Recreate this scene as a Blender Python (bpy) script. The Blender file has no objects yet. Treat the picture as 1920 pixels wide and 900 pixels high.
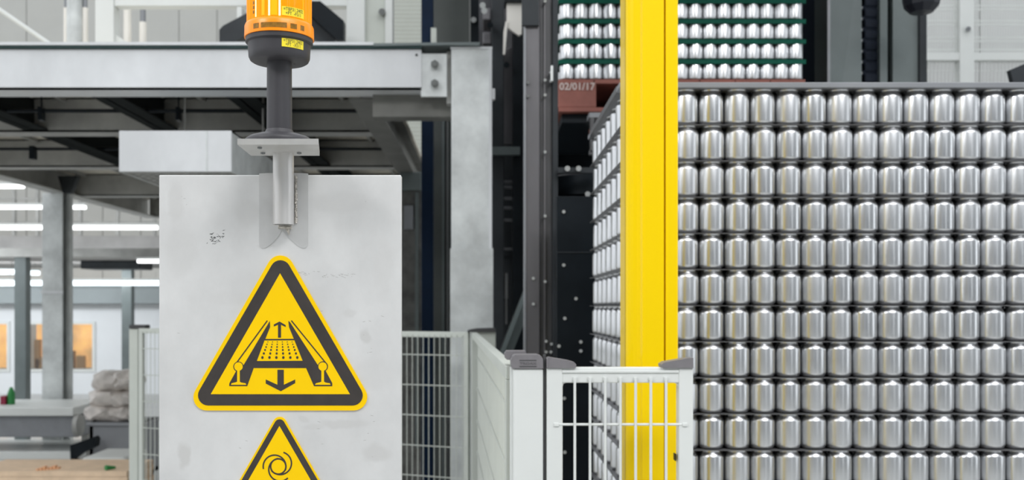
import bpy, bmesh, math, random
from mathutils import Vector, Matrix
random.seed(7)
PI = math.pi
SC = bpy.context.scene
C = SC.collection

# ------------------------------------------------------------------ camera, light, exposure
FPX, CX, HY, EYE = 1830.0, 912.0, 576.0, 1.6
cam = bpy.data.objects.new('camera', bpy.data.cameras.new('camera')); C.objects.link(cam)
cam.location = (0, 0, EYE); cam.rotation_euler = (PI/2, 0, 0)
cd = cam.data; cd.sensor_width = 36; cd.lens = 36*FPX/1920
cd.shift_x = (960-CX)/1920; cd.shift_y = (HY-450)/1920
cd.clip_end = 200; cd.clip_start = .05
cd.dof.use_dof = True; cd.dof.focus_distance = 1.22; cd.dof.aperture_fstop = 8.2
SC.camera = cam
vs = SC.view_settings
vs.view_transform = 'Standard'; vs.look = 'None'; vs.gamma = 1; vs.use_curve_mapping = False; vs.exposure = 0.2
w = bpy.data.worlds.new('hall_light'); SC.world = w; w.use_nodes = True
bg = w.node_tree.nodes['Background']; bg.inputs[0].default_value = (.93, .965, 1, 1); bg.inputs[1].default_value = 1.15

def area(name, loc, target, sx, sy, power, col=(1, 1, 1)):
    l = bpy.data.lights.new(name, 'AREA'); l.shape = 'RECTANGLE'; l.size = sx; l.size_y = sy; l.energy = power; l.color = col
    o = bpy.data.objects.new(name, l); C.objects.link(o); o.location = loc
    o.rotation_euler = (Vector(target)-Vector(loc)).to_track_quat('-Z', 'Y').to_euler()
    return o
area('hall_lamp_right', (1.95, -2.6, 6.0), (-.1, 1.2, 1.6), 2.6, 1.4, 110)
area('hall_lamp_left', (-4.6, -2.6, 6.0), (-.1, 1.2, 1.6), 2.6, 1.4, 120)
area('far_hall_lamp', (-9.0, 15.4, 2.15), (-9.0, 18, 1.2), 7, .3, 70, (.93, .97, 1))
area('far_room_lamp', (-8.5, 10.3, 2.3), (-8.5, 12.5, 0), 5, .3, 60, (.93, .97, 1))
area('hall_lamp_front', (2.6, -.8, 4.8), (1.2, 2.6, 1.6), 2.4, .8, 30)

# ------------------------------------------------------------------ helpers
def P(x, y, d):
    """a pixel of the 1920x900 photograph at depth d -> world point"""
    return Vector(((x-CX)/FPX*d, d, EYE+(HY-y)/FPX*d))
def PX(x, d): return (x-CX)/FPX*d
def PZ(y, d): return EYE+(HY-y)/FPX*d

def mat(name, col, rough=.5, metal=0., var=0., scale=6., bump=0., bscale=40., emit=0., trans=0., stretch=None, col2=None, coat=0.):
    m = bpy.data.materials.new(name); m.use_nodes = True
    nt = m.node_tree; N = nt.nodes; L = nt.links
    b = N['Principled BSDF']
    b.inputs['Base Color'].default_value = (*col, 1); b.inputs['Roughness'].default_value = rough
    b.inputs['Metallic'].default_value = metal; b.inputs['Transmission Weight'].default_value = trans
    b.inputs['Coat Weight'].default_value = coat
    if emit:
        b.inputs['Emission Color'].default_value = (*col, 1); b.inputs['Emission Strength'].default_value = emit
    tc = N.new('ShaderNodeTexCoord'); mp = N.new('ShaderNodeMapping'); L.new(tc.outputs['Object'], mp.inputs[0])
    if stretch: mp.inputs['Scale'].default_value = stretch
    if var:
        n = N.new('ShaderNodeTexNoise'); n.inputs['Scale'].default_value = scale; n.inputs['Detail'].default_value = 6
        n.inputs['Roughness'].default_value = .62
        L.new(mp.outputs[0], n.inputs['Vector'])
        r = N.new('ShaderNodeValToRGB'); r.color_ramp.elements[0].position = .36; r.color_ramp.elements[1].position = .66
        c2 = col2 or tuple(c*(1-var) for c in col)
        r.color_ramp.elements[0].color = (*c2, 1); r.color_ramp.elements[1].color = (*col, 1)
        L.new(n.outputs['Fac'], r.inputs[0]); L.new(r.outputs[0], b.inputs['Base Color'])
        if emit: L.new(r.outputs[0], b.inputs['Emission Color'])
    if bump:
        n2 = N.new('ShaderNodeTexNoise'); n2.inputs['Scale'].default_value = bscale; n2.inputs['Detail'].default_value = 4
        L.new(mp.outputs[0], n2.inputs['Vector'])
        bp = N.new('ShaderNodeBump'); bp.inputs['Strength'].default_value = bump; bp.inputs['Distance'].default_value = .01
        L.new(n2.outputs['Fac'], bp.inputs['Height']); L.new(bp.outputs[0], b.inputs['Normal'])
    return m

M = dict(
    board=mat('dull_stainless_sheet', (.72, .72, .715), .5, .1, .16, 9, .02, 60, stretch=(1, 1, .8)),
    plate=mat('satin_steel', (.62, .61, .59), .38, .55, .12, 30, .02, 200),
    tube=mat('brushed_tube', (.70, .685, .67), .42, .6, .12, 24, .03, 90, stretch=(1, 1, .1)),
    weld=mat('weld_bead', (.7, .66, .6), .4, .5, .4, 200, .3, 300),
    galv=mat('galvanised_steel', (.76, .79, .785), .5, .25, .36, 3.2, .03, 30),
    galvb=mat('galvanised_beam_side', (.73, .745, .76), .5, .15, .16, 2.6, .03, 30, stretch=(1, 1, .6)),
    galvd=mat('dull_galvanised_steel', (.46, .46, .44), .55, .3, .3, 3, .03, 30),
    deck=mat('weathered_deck_underside', (.92, .86, .74), .8, 0, .5, 2.6, .05, 20),
    deckedge=mat('dark_green_deck_edge', (.05, .085, .085), .5, 0, .2, 9),
    yellow=mat('yellow_gloss_paint', (.97, .66, .0), .25, 0, 0, coat=.15),
    signy=mat('sign_yellow', (1.0, .63, .0), .42, 0, .02, 30),
    signk=mat('sign_black', (.05, .042, .038), .45, 0, .25, 40),
    stick=mat('sticker_yellow', (.98, .80, .05), .4),
    ink=mat('black_ink', (.03, .03, .03), .5),
    plastic=mat('anthracite_plastic', (.048, .046, .052), .45, 0, .1, 50, .02, 500),
    cap=mat('grey_cap_plastic', (.20, .19, .20), .45, 0, .1, 60, .02, 400),
    white=mat('white_powder_coat', (.74, .76, .74), .38, 0, .04, 6),
    whited=mat('ivory_powder_coat', (.60, .63, .58), .45, 0, .06, 6),
    rubber=mat('dark_rubber', (.06, .06, .062), .6),
    dark=mat('dark_machine_paint', (.012, .016, .020), .4, 0, .3, 5, .01, 60),
    char=mat('charcoal_frame_paint', (.05, .055, .06), .42, .2, .25, 4),
    gcol=mat('grey_machine_column', (.17, .165, .175), .4, .4, .25, 3, .02, 30, stretch=(1, 1, .4)),
    gcol2=mat('grey_column_flange', (.10, .10, .105), .42, .4, .25, 3, stretch=(1, 1, .4)),
    slate=mat('slate_green_paint', (.14, .17, .17), .45, .1, .2, 3),
    slatel=mat('pale_slate_paint', (.16, .19, .19), .45, .1, .2, 3),
    navy=mat('navy_paint', (.004, .015, .040), .4, 0, .2, 6),
    chain=mat('dark_blue_chain', (.018, .024, .038), .45, .1, .3, 60),
    bolt=mat('zinc_bolt', (.6, .62, .62), .35, .7),
    boltd=mat('dull_bolt', (.25, .26, .26), .45, .6),
    green=mat('green_layer_pad', (.0, .095, .06), .5, 0, .25, 12),
    padg=mat('grey_layer_pad', (.13, .13, .135), .45, .1, .15, 12),
    topf=mat('grey_top_frame', (.27, .28, .30), .4, .2, .12, 8),
    pallet=mat('red_brown_pallet', (.30, .10, .075), .6, 0, .25, 10, .05, 40),
    stencil=mat('white_stencil', (.55, .45, .42), .7),
    card=mat('brown_cardboard', (.84, .63, .44), .75, 0, .15, 12, .05, 60),
    wrap=mat('clear_wrap_over_bags', (.82, .76, .71), .35, 0, .35, 9, .3, 14, coat=.3),
    greybox=mat('grey_plastic_bin', (.30, .31, .33), .5, 0, .1, 6),
    wallw=mat('white_wall_panel', (.80, .82, .84), .6, 0, .04, 1.5),
    wallb=mat('beige_wall_panel', (.50, .50, .47), .6, 0, .05, 1.5),
    wallg=mat('grey_wall_band', (.33, .37, .38), .6, 0, .1, 1.5),
    lamp=mat('lamp_tube_light', (1, 1, 1), .5, emit=2.2),
    lampb=mat('cool_lamp_tube_light', (.86, .95, 1), .5, emit=1.7),
    floor=mat('pale_epoxy_floor', (.55, .55, .53), .3, 0, .15, 1.2, .02, 10),
    chrome=mat('polished_pipe', (.72, .72, .74), .18, .9),
    cream=mat('cream_pipe_and_reflection', (.85, .82, .76), .3),
    amberw=mat('warm_lit_interior', (.95, .50, .14), .6, 0, .6, 1.6, emit=.75, col2=(.42, .24, .10), stretch=(1, 1, .7)),
    leaf=mat('green_bottle', (.02, .22, .05), .5), red=mat('dark_red_box', (.25, .01, .04), .5),
    mud=mat('grey_brown_panel', (.20, .20, .19), .5, .1, .5, 6),
)
for k_ in ('dark', 'char', 'navy', 'chain', 'deckedge', 'green'): M[k_].node_tree.nodes['Principled BSDF'].inputs['Specular IOR Level'].default_value = .12
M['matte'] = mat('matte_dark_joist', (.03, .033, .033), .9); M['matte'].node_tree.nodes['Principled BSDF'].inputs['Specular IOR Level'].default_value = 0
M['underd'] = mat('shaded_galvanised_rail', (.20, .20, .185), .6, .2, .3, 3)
for k_ in ('yellow', 'signy', 'stick'): M[k_].node_tree.nodes['Principled BSDF'].inputs['Specular IOR Level'].default_value = .2
# can aluminium
m = mat('bare_can_aluminium', (.71, .72, .735), .16, 1.0, 0); M['can'] = m
nt = m.node_tree; oi = nt.nodes.new('ShaderNodeObjectInfo'); mr = nt.nodes.new('ShaderNodeMapRange')
mr.inputs['To Min'].default_value = .27; mr.inputs['To Max'].default_value = .36
nt.links.new(oi.outputs['Random'], mr.inputs[0]); nt.links.new(mr.outputs[0], nt.nodes['Principled BSDF'].inputs['Roughness'])
# amber lens: translucent plastic that glows from the lamp inside
m = mat('amber_lens_plastic', (.95, .27, .0), .22, emit=.32, coat=.15); M['amber'] = m
b = m.node_tree.nodes['Principled BSDF']; b.inputs['Emission Color'].default_value = (1, .33, .0, 1); b.inputs['Specular IOR Level'].default_value = .2
m = mat('amber_lens_rim', (.95, .26, .0), .3, emit=.20); M['amberr'] = m
m.node_tree.nodes['Principled BSDF'].inputs['Emission Color'].default_value = (1, .30, .0, 1)
m = mat('lens_highlight_paint', (1, .80, .35), .3, emit=1.2); M['glow'] = m
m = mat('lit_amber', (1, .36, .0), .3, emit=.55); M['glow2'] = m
m = mat('brown_ring_window', (.35, .17, .02), .25, 0, .4, 300, emit=.05); M['ringwin'] = m
g = mat('clear_glass', (.95, .97, .98), .03, trans=1.0); M['glass'] = g

class MB:
    def __init__(s): s.bm = bmesh.new()
    def box(s, x0, x1, y0, y1, z0, z1, bev=0., mtx=None):
        b = bmesh.new(); bmesh.ops.create_cube(b, size=1)
        for v in b.verts:
            v.co = Vector(((x0+x1)/2+v.co.x*(x1-x0), (y0+y1)/2+v.co.y*(y1-y0), (z0+z1)/2+v.co.z*(z1-z0)))
        if bev: bmesh.ops.bevel(b, geom=list(b.edges), offset=bev, segments=2, affect='EDGES', profile=.5)
        return s.add(b, mtx)
    def add(s, b, mtx=None):
        if mtx is not None: bmesh.ops.transform(b, matrix=mtx, verts=b.verts)
        me = bpy.data.meshes.new('t'); b.to_mesh(me); b.free(); s.bm.from_mesh(me); bpy.data.meshes.remove(me); return s
    def cyl(s, p0, p1, r, n=16, r2=None, caps=True):
        p0, p1 = Vector(p0), Vector(p1); d = p1-p0
        b = bmesh.new(); bmesh.ops.create_cone(b, cap_ends=caps, segments=n, radius1=r, radius2=r if r2 is None else r2, depth=d.length)
        return s.add(b, Matrix.Translation((p0+p1)/2) @ d.to_track_quat('Z', 'Y').to_matrix().to_4x4())
    def lathe(s, prof, n=32, c=(0, 0, 0), a0=0, a1=2*PI):
        full = abs(a1-a0-2*PI) < 1e-6; k = n if full else n+1; rings = []
        for r, z in prof:
            if r < 1e-6: rings.append([s.bm.verts.new((c[0], c[1], c[2]+z))]*k)
            else: rings.append([s.bm.verts.new((c[0]+r*math.cos(a0+(a1-a0)*i/n), c[1]+r*math.sin(a0+(a1-a0)*i/n), c[2]+z)) for i in range(k)])
        for A, B in zip(rings, rings[1:]):
            for i in range(n):
                j = (i+1) % k; q = []
                for v in (A[i], A[j], B[j], B[i]):
                    if v not in q: q.append(v)
                if len(q) > 2:
                    try: s.bm.faces.new(q)
                    except ValueError: pass
        return s
    def poly(s, pts, y0, y1, axis='y'):
        """a 2-D outline in x,z (or y,z / x,y) pushed from y0 to y1"""
        def mk(p, t): return {'y': (p[0], t, p[1]), 'x': (t, p[0], p[1]), 'z': (p[0], p[1], t)}[axis]
        A = [s.bm.verts.new(mk(p, y0)) for p in pts]; B = [s.bm.verts.new(mk(p, y1)) for p in pts]
        s.bm.faces.new(A); s.bm.faces.new(B[::-1]); n = len(pts)
        for i in range(n): s.bm.faces.new((A[i], B[i], B[(i+1) % n], A[(i+1) % n]))
        return s
    def build(s, name, m, parent=None, smooth=False, loc=None):
        bmesh.ops.recalc_face_normals(s.bm, faces=s.bm.faces)
        me = bpy.data.meshes.new(name)
        if loc is not None: bmesh.ops.translate(s.bm, vec=-Vector(loc), verts=s.bm.verts)
        s.bm.to_mesh(me); s.bm.free()
        me.materials.append(m if not isinstance(m, str) else M[m])
        o = bpy.data.objects.new(name, me); C.objects.link(o)
        if loc is not None: o.location = loc
        if parent: o.parent = parent; o.matrix_parent_inverse = Matrix.Translation(-Vector(parent.location))
        if smooth:
            for p in me.polygons: p.use_smooth = True
            try: me.set_sharp_from_angle(angle=math.radians(38))
            except Exception: pass
        return o

def tag(o, label=None, cat=None, group=None, kind=None):
    if label: o['label'] = label
    if cat: o['category'] = cat
    if group: o['group'] = group
    if kind: o['kind'] = kind
    return o
def thing(name, loc, label, cat, group=None):
    o = bpy.data.objects.new(name, None); C.objects.link(o); o.location = loc; o.empty_display_size = .05
    return tag(o, label, cat, group)
def bxo(name, x0, x1, y0, y1, z0, z1, m, parent=None, bev=0., **k):
    return MB().box(x0, x1, y0, y1, z0, z1, bev).build(name, m, parent, **k)
def structure(o): o['kind'] = 'structure'; return o
def dup(o, parent=None, **k):
    c = o.copy(); C.objects.link(c)
    if parent: c.parent = parent
    return c
ORD = ['first', 'second', 'third', 'fourth', 'fifth', 'sixth', 'seventh', 'eighth', 'ninth', 'tenth', 'eleventh', 'twelfth',
       'thirteenth', 'fourteenth', 'fifteenth', 'sixteenth', 'seventeenth']

def text_mesh(txt, size, extrude=0., bold=0.):
    cu = bpy.data.curves.new('t', 'FONT'); cu.body = txt; cu.size = size; cu.extrude = extrude; cu.offset = bold; cu.align_x = 'CENTER'; cu.align_y = 'CENTER'
    cu.resolution_u = 3
    o = bpy.data.objects.new('t', cu); C.objects.link(o); dg = bpy.context.evaluated_depsgraph_get(); dg.update()
    me = bpy.data.meshes.new_from_object(o.evaluated_get(dg)); bpy.data.objects.remove(o); bpy.data.curves.remove(cu)
    return me

# ------------------------------------------------------------------ the setting
structure(bxo('floor', -26, 22, -14, 30, -.1, 0, 'floor'))
# far wall: white below, grey band, then beige corrugated panels
wl = structure(bxo('wall_back', -26, 22, 20, 20.2, 0, 12, 'wallb'))
for i in range(60):
    x = -25+i*.78
    if x < 21: bxo('wall_panel', x, x+.765, 19.96, 20, 2.02, 12, 'wallb', wl)
structure(bxo('trim_1', -26, -4.5, 18.0, 18.15, PZ(570, 18), PZ(535, 18), 'wallg'))
# white partition wall with windows into the warm lit room
def pane_wall():
    z1 = PZ(570, 18); za, zb = PZ(692, 18), PZ(608, 18)
    wx = [(-11.2, PX(14, 18)), (PX(50, 18), PX(174, 18))]
    root = structure(bxo('wall_partition', -26, -4.5, 18, 18.15, 0, za, 'wallw'))
    xs = -26
    for a, c in wx:
        bxo('wall_panel', xs, a, 18, 18.15, za, z1, 'wallw', root); bxo('wall_panel', a, c, 18, 18.15, zb, z1, 'wallw', root); xs = c
    bxo('wall_panel', xs, -4.5, 18, 18.15, za, z1, 'wallw', root)
    for i, (a, c) in enumerate(wx):
        w_ = thing('window_%d' % (i+1), ((a+c)/2, 18, za), None, None); w_['kind'] = 'structure'
        f = MB()
        for q in ((a, c, za-.05, za), (a, c, zb, zb+.05), (a-.05, a, za-.05, zb+.05), (c, c+.05, za-.05, zb+.05)):
            f.box(q[0], q[1], 17.97, 18.06, q[2], q[3])
        f.build('window_frame', 'white', w_)
        bxo('glass_pane', a, c, 18.05, 18.06, za, zb, 'glass', w_)
        bxo('lit_room_backdrop', a, c, 18.4, 18.45, za, zb, 'amberw', w_)
        k = MB()
        for _ in range(6):
            x = random.uniform(a, c-.2); h = random.uniform(.15, .6)
            k.box(x, x+random.uniform(.05, .2), 18.2, 18.3, za, za+h)
        k.build('shelving', mat('tan_shelving', (.35, .2, .08), .6, emit=.05), w_)
pane_wall()
# white hall cladding seen at right behind the mesh guard
structure(bxo('wall_annex', 2.2, 9.5, 9.5, 9.6, 0, 6, mat('bright_white_cladding', (.60, .60, .59), .6, 0, .03, 1.5)))
wr = bpy.data.objects['wall_annex']
for i in range(14):
    bxo('wall_panel', 2.2+i*.52, 2.2+i*.52+.50, 9.47, 9.5, 0, 6, bpy.data.materials['bright_white_cladding'], wr)

# the rest of the hall around and behind the camera: grey cladding with tall glowing panes added for highlights on the cans
hallm = mat('hall_cladding', (.50, .515, .53), .6, 0, .2, .5); tanm = mat('tan_cladding', (.50, .43, .30), .6, 0, .2, .6); dkm = mat('dark_hall_door', (.20, .21, .23), .5)
pane_glow = mat('can_highlight_glow', (.95, .98, 1), .5, emit=1.2)
structure(bxo('wall_front', -13, 9.9, -9.2, -9, 0, 12, hallm)); structure(bxo('wall_left', -13.2, -13, -9, 3, 0, 9, hallm)); structure(bxo('wall_right', 9.7, 9.9, -9, 9.4, 0, 9, hallm))
def highlight_pane(n, x0, x1, y0, y1, z0=.3, z1=7.4):
    w_ = thing('window_%d' % n, ((x0+x1)/2, (y0+y1)/2, z0), None, None); w_['kind'] = 'structure'  # glowing pane out of view, added to put bright bands on the cans
    bxo('bright_pane', x0, x1, y0, y1, z0, z1, pane_glow, w_)
    if x1-x0 > y1-y0: bxo('window_frame', x0-.08, x1+.08, y0-.03, y1-.04, z0-.08, z1+.08, 'white', w_)
    else:
        s_ = -1 if x0 < 0 else 1
        bxo('window_frame', x0+.03*s_, x1+.03*s_, y0-.08, y1+.08, z0-.08, z1+.08, 'white', w_)
highlight_pane(3, -12.99, -12.9, -7.6, -5.2); highlight_pane(4, 9.6, 9.69, -1.2, .6); highlight_pane(5, 9.6, 9.69, 3.2, 4.2); highlight_pane(6, 5.2, 6.0, -8.99, -8.9); highlight_pane(7, -12.99, -12.9, -1.5, .5)
structure(bxo('trim_2', -5.4, -3.4, -9, -8.9, 0, 5.0, tanm)); structure(bxo('door_1', 1.6, 3.4, -9, -8.92, 0, 3.4, dkm)); structure(bxo('door_2', -8.8, -7.2, -9, -8.92, 0, 3.4, dkm))
structure(bxo('door_3', 9.6, 9.7, 1.4, 2.4, 0, 3.4, dkm))

# mezzanine far left: concrete edge, railing posts, strip lamps
ez0, ez1 = PZ(482, 14), PZ(441, 14)
mz = thing('mezzanine', (-8, 14, ez0), 'grey mezzanine edge with railing posts in the far left background', 'mezzanine')
bxo('slab', -16, -3.2, 14.1, 17.9, ez0, ez1, mat('concrete', (.45, .44, .43), .7, 0, .25, 2), mz)
for x in (28, 72, 152, 222, 291):
    bxo('railing_post', PX(x, 14.05)-.02, PX(x, 14.05)+.02, 14.0, 14.06, ez1, PZ(355, 14), 'galvd', mz)
for y in (416, 372):
    bxo('rail', -16, -3.2, 14.02, 14.05, PZ(y, 14)-.012, PZ(y, 14)+.012, 'galvd', mz)
bxo('column', PX(228, 16), PX(246, 16), 16, 16.15, 0, ez0, 'slatel', mz)
bxo('column', PX(27, 11.5), PX(48, 11.5), 11.5, 11.63, 0, PZ(468, 11.5), 'slatel', mz)
bxo('crossbeam', -13, -3.2, 11.45, 11.7, PZ(482, 11.5), PZ(466, 11.5), 'galvd', mz)
hb = tag(bxo('cabinet_bench_backdrop', -16, -4.6, 17.5, 17.9, PZ(569, 17.5), PZ(540, 17.5), 'wallg'), 'grey service duct running above the far white partition', 'duct'); hb.name = 'service_duct'
lamps = [(-60, 45, 350, 12.5, 6), (-60, 161, 389, 12.5, 6), (-60, 296, 427, 13.2, 7), (-60, 30, 510, 14.8, 9), (46, 74, 512, 14.8, 8), (-60, 27, 531, 13.6, 10),
         (47, 300, 531, 13.6, 9), (258, 300, 490, 14.0, 6)]
ldesc = ['topmost far ceiling strip lamp under the platform edge', 'second far ceiling strip lamp below the platform edge', 'long bright strip lamp in front of the mezzanine railing',
         'short strip lamp at left image edge under mezzanine', 'short strip lamp between far column and platform column', 'lower strip lamp at left edge above partition',
         'long cool strip lamp above the white partition', 'short strip lamp beside the sign board edge under mezzanine']
for (a, c, y, d, h), t in zip(lamps, ldesc):
    z = PZ(y, d); hh = h/2/FPX*d
    L_ = thing('strip_lamp', (PX((a+c)/2, d), d, z), t, 'lamp', 'strip lamps in the far hall')
    bxo('tube', PX(a, d), PX(c, d), d-.03, d+.03, z-hh, z+hh, 'lampb' if y > 500 else 'lamp', L_, .01)
    bxo('housing', PX(a, d), PX(c, d), d-.04, d+.04, z+hh, z+hh+.03, 'white', L_)
    for x in (a+8, c-8): MB().cyl((PX(x, d), d, z+hh+.03), (PX(x, d), d, z+hh+.12), .004, 6).build('hanger', 'galvd', L_)
# dark duct under the mezzanine
tag(bxo('ventilation_duct', PX(150, 15), PX(262, 15), 15, 15.6, PZ(504, 15), PZ(488.5, 15), 'char', bev=.02), 'black ventilation duct hanging under the far mezzanine', 'duct')

# ------------------------------------------------------------------ work items at far left
t = thing('conveyor_table', (-4.2, 9, 0), 'long grey conveyor table with pale sheet on lower shelf, behind steel column', 'table')
for (z0, z1, m_, y0, y1) in ((PZ(778, 9), PZ(764, 8.9), 'white', 8.9, 9.7), (PZ(820, 9), PZ(780, 9), 'topf', 9, 9.6), (PZ(862, 9), PZ(826, 9)-.1, 'white', 9.0, 9.8)):
    bxo('tabletop' if m_ == 'white' else 'side_beam', -6.5, PX(146, 9), y0, y1, min(z0, z1), max(z0, z1), m_, t, .01)
for x in (-6, -4.95, PX(142, 9)): bxo('leg', x-.03, x+.03, 9.2, 9.26, 0, PZ(820, 9), 'galvd', t)
MB().cyl((PX(144, 8.96), 8.95, PZ(797, 8.95)), (PX(152, 8.96), 8.95, PZ(797, 8.95)), .1, 24).build('roller_end', 'galvd', t, True)
t = thing('bracket_arm', P(130, 862, 8.4), 'black angled bracket arm beside the foot of steel column', 'bracket')
MB().poly([(PX(a, 8.4), PZ(c, 8.4)) for a, c in ((131, 835), (176, 819), (180, 824), (178, 838), (150, 852), (132, 866))], 8.4, 8.5).build('arm', 'dark', t)
bxo('stand', PX(134, 8.4), PX(142, 8.4), 8.42, 8.48, 0, PZ(862, 8.4), 'dark', t)
t = MB(); t.cyl(P(21, 762, 9.2), P(21, 738, 9.2), .035, 14).cyl(P(21, 738, 9.2), P(21, 726, 9.2), .035, 14, .012)
tag(t.build('bottle', 'leaf', smooth=True), 'small green bottle standing on the far conveyor table', 'bottle')
tag(bxo('box', PX(5, 9.2), PX(15, 9.2), 9.15, 9.25, PZ(764, 8.9), PZ(742, 9.2), 'red', bev=.004), 'small dark red box on conveyor table beside green bottle', 'box')
# grey bin with wrapped bags
t = thing('pallet_bin', (PX(215, 8.6), 8.8, 0), 'grey plastic bin under the wrapped bags behind the fence', 'bin')
bz = PZ(792, 8.6)
bm_ = MB(); x0, x1 = PX(168, 8.6), PX(268, 8.6)
bm_.box(x0, x1, 8.6, 8.63, .1, bz).box(x0, x1, 9.0, 9.03, .1, bz).box(x0, x0+.03, 8.6, 9.03, .1, bz).box(x1-.03, x1, 8.6, 9.03, .1, bz).box(x0, x1, 8.6, 9.03, .1, .14)
bm_.build('body', 'greybox', t); bxo('rim', x0-.02, x1+.02, 8.57, 9.06, bz-.03, bz, 'greybox', t, .008)
for x in (x0+.03, x1-.1): bxo('foot', x, x+.07, 8.65, 8.98, 0, .1, 'greybox', t)
bags = [(196, 773, .165, .095), (228, 774, .15, .09), (204, 745, .165, .095), (236, 747, .14, .09), (210, 714, .165, .11), (240, 712, .135, .105)]
bl = ['bottom left', 'bottom right', 'middle left', 'middle right', 'top left', 'top right']
for i, (x, y, rx, rz) in enumerate(bags):
    b_ = bmesh.new(); bmesh.ops.create_icosphere(b_, subdivisions=3, radius=1)
    for v in b_.verts:
        n_ = v.co.normalized()
        k = 1+.10*math.sin(7*n_.x+i*2)*math.sin(6*n_.z+i)+.06*math.sin(15*n_.x*n_.z+9*n_.y)
        sx = (abs(n_.x)**.7)*math.copysign(1, n_.x); sz = (abs(n_.z)**.8)*math.copysign(1, n_.z)
        v.co = Vector((sx*rx*k, n_.y*.17*k, sz*rz*k*.9))
    o = MB().add(b_, Matrix.Translation(P(x, y, 8.78))).build('bag', 'wrap', smooth=True)
    tag(o, 'crumpled pale wrapped bag, %s of the heap on the grey bin' % bl[i], 'bag', 'wrapped bags in a heap')
# cardboard stack in the bottom left corner
t = thing('cardboard_stack', (-2.9, 6.4, 0), 'stack of brown cardboard sheets at the bottom left corner', 'cardboard')
zt = PZ(884, 6.3)
for i in range(14):
    bxo('cardboard_sheet', -3.35+random.uniform(-.01, .01), PX(238, 6.3)+random.uniform(-.012, .012), 6.3, 6.8, zt-.036*(i+1)+.002, zt-.036*i, 'card', t)
bxo('runner', -3.3, -2.4, 6.35, 6.75, 0, zt-.036*14+.002, 'card', t)
o = MB(); 
for i in range(7): o.box(PX(70+i*5, 6.35), PX(74+i*5, 6.35), 6.33+.01*i, 6.37+.01*i, zt, zt+.012+.006*(i % 3))
tag(o.build('wrapper', mat('orange_wrapper', (.8, .45, .25), .4)), 'small orange and white wrapper scrap on the cardboard stack', 'wrapper')
o = MB(); o.cyl(P(198, 880, 6.35), P(216, 879, 6.4), .018, 10, .008)
o = tag(o.build('leaf_scrap', 'leaf'), 'small green plastic scrap lying on the cardboard stack', 'scrap'); o.location.z += zt-PZ(880, 6.35)+.015
tag(bxo('sheet', PX(150, 7.4), PX(236, 7.4), 7.4, 7.9, 0, PZ(858, 7.4), 'white', bev=.03), 'white covered low block between the bin and cardboard', 'block'); 

# ------------------------------------------------------------------ steel platform
D0 = 5.2; ZB = EYE+1.159; ZT = EYE+1.386
pf = thing('steel_platform', (-2, D0, 0), 'galvanised steel platform on columns with beams seen from below', 'platform')
XL, XR = -4.38, PX(790, D0)
def ibeam_x(name, x0, x1, y, m_, m2=None, flange=.18, zb=ZB, zt_=ZT):
    # C profile: web at the front, flange to the back
    b_ = MB(); b_.box(x0, x1, y, y+.012, zb, zt_).box(x0, x1, y, y+flange, zb, zb+.012).box(x0, x1, y, y+flange, zt_-.012, zt_)
    return b_.build(name, m_, pf)
ibeam_x('front_beam', XL, XR, D0, 'galvb')
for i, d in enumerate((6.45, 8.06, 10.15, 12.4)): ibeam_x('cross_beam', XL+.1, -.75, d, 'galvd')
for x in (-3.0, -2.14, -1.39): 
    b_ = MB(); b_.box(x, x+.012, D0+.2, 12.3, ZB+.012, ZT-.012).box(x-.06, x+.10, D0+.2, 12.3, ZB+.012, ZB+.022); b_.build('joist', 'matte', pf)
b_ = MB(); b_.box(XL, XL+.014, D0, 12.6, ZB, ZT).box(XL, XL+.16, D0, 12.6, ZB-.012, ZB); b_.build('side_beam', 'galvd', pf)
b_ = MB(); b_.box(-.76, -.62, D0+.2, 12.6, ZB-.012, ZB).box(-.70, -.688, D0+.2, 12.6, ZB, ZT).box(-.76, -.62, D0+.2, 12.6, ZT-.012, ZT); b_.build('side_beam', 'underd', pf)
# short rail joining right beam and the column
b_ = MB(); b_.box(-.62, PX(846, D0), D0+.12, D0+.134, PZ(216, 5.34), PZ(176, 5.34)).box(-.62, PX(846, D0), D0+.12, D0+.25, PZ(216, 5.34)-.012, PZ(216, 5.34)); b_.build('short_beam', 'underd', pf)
# deck
bxo('deck_plate', XL, -.6, D0+.02, 12.6, ZT, ZT+.018, 'deck', pf)
bxo('deck_edge', XL, PX(790, 5.17), D0-.02, D0+.02, PZ(91.5, D0), PZ(87, D0), 'deckedge', pf)
bxo('deck_lip', XL, PX(700, 5.17), D0-.03, D0+.02, PZ(87, D0), PZ(81.5, D0), 'galvb', pf)
MB().poly([(PX(a, 5.17), PZ(c, 5.17)) for a, c in ((700, 86), (845, 84), (898, 85), (900, 79), (880, 79), (700, 81))], D0-.03, D0+.35).build('deck_edge', 'slatel', pf)
for i in range(9):   # deck planks' seams below
    x = XL+.2+i*.46
    if x < -.9: bxo('deck_rib', x, x+.025, D0+.2, 12.3, ZT-.03, ZT, 'galvd', pf)
# connection plate with two bolts
b_ = bxo('connection_plate', PX(789, D0), PX(838, D0), D0+.004, D0+.02, PZ(181, D0), PZ(100, D0), 'galv', pf, .002)
for y in (120, 156):
    MB().cyl(P(815, y, D0+.006), P(815, y, D0-.03), .022, 6).cyl(P(815, y, D0-.03), P(815, y, D0-.045), .012, 12).build('bolt', 'boltd', pf)
MB().cyl(P(781, 103, D0+.004), P(781, 103, D0-.004), .007, 10).build('rivet', 'ink', pf)
bxo('stiffener', PX(838, D0+.1), PX(846, D0+.1), D0+.05, D0+.25, PZ(190, D0), PZ(92, D0), 'galvd', pf)
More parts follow.
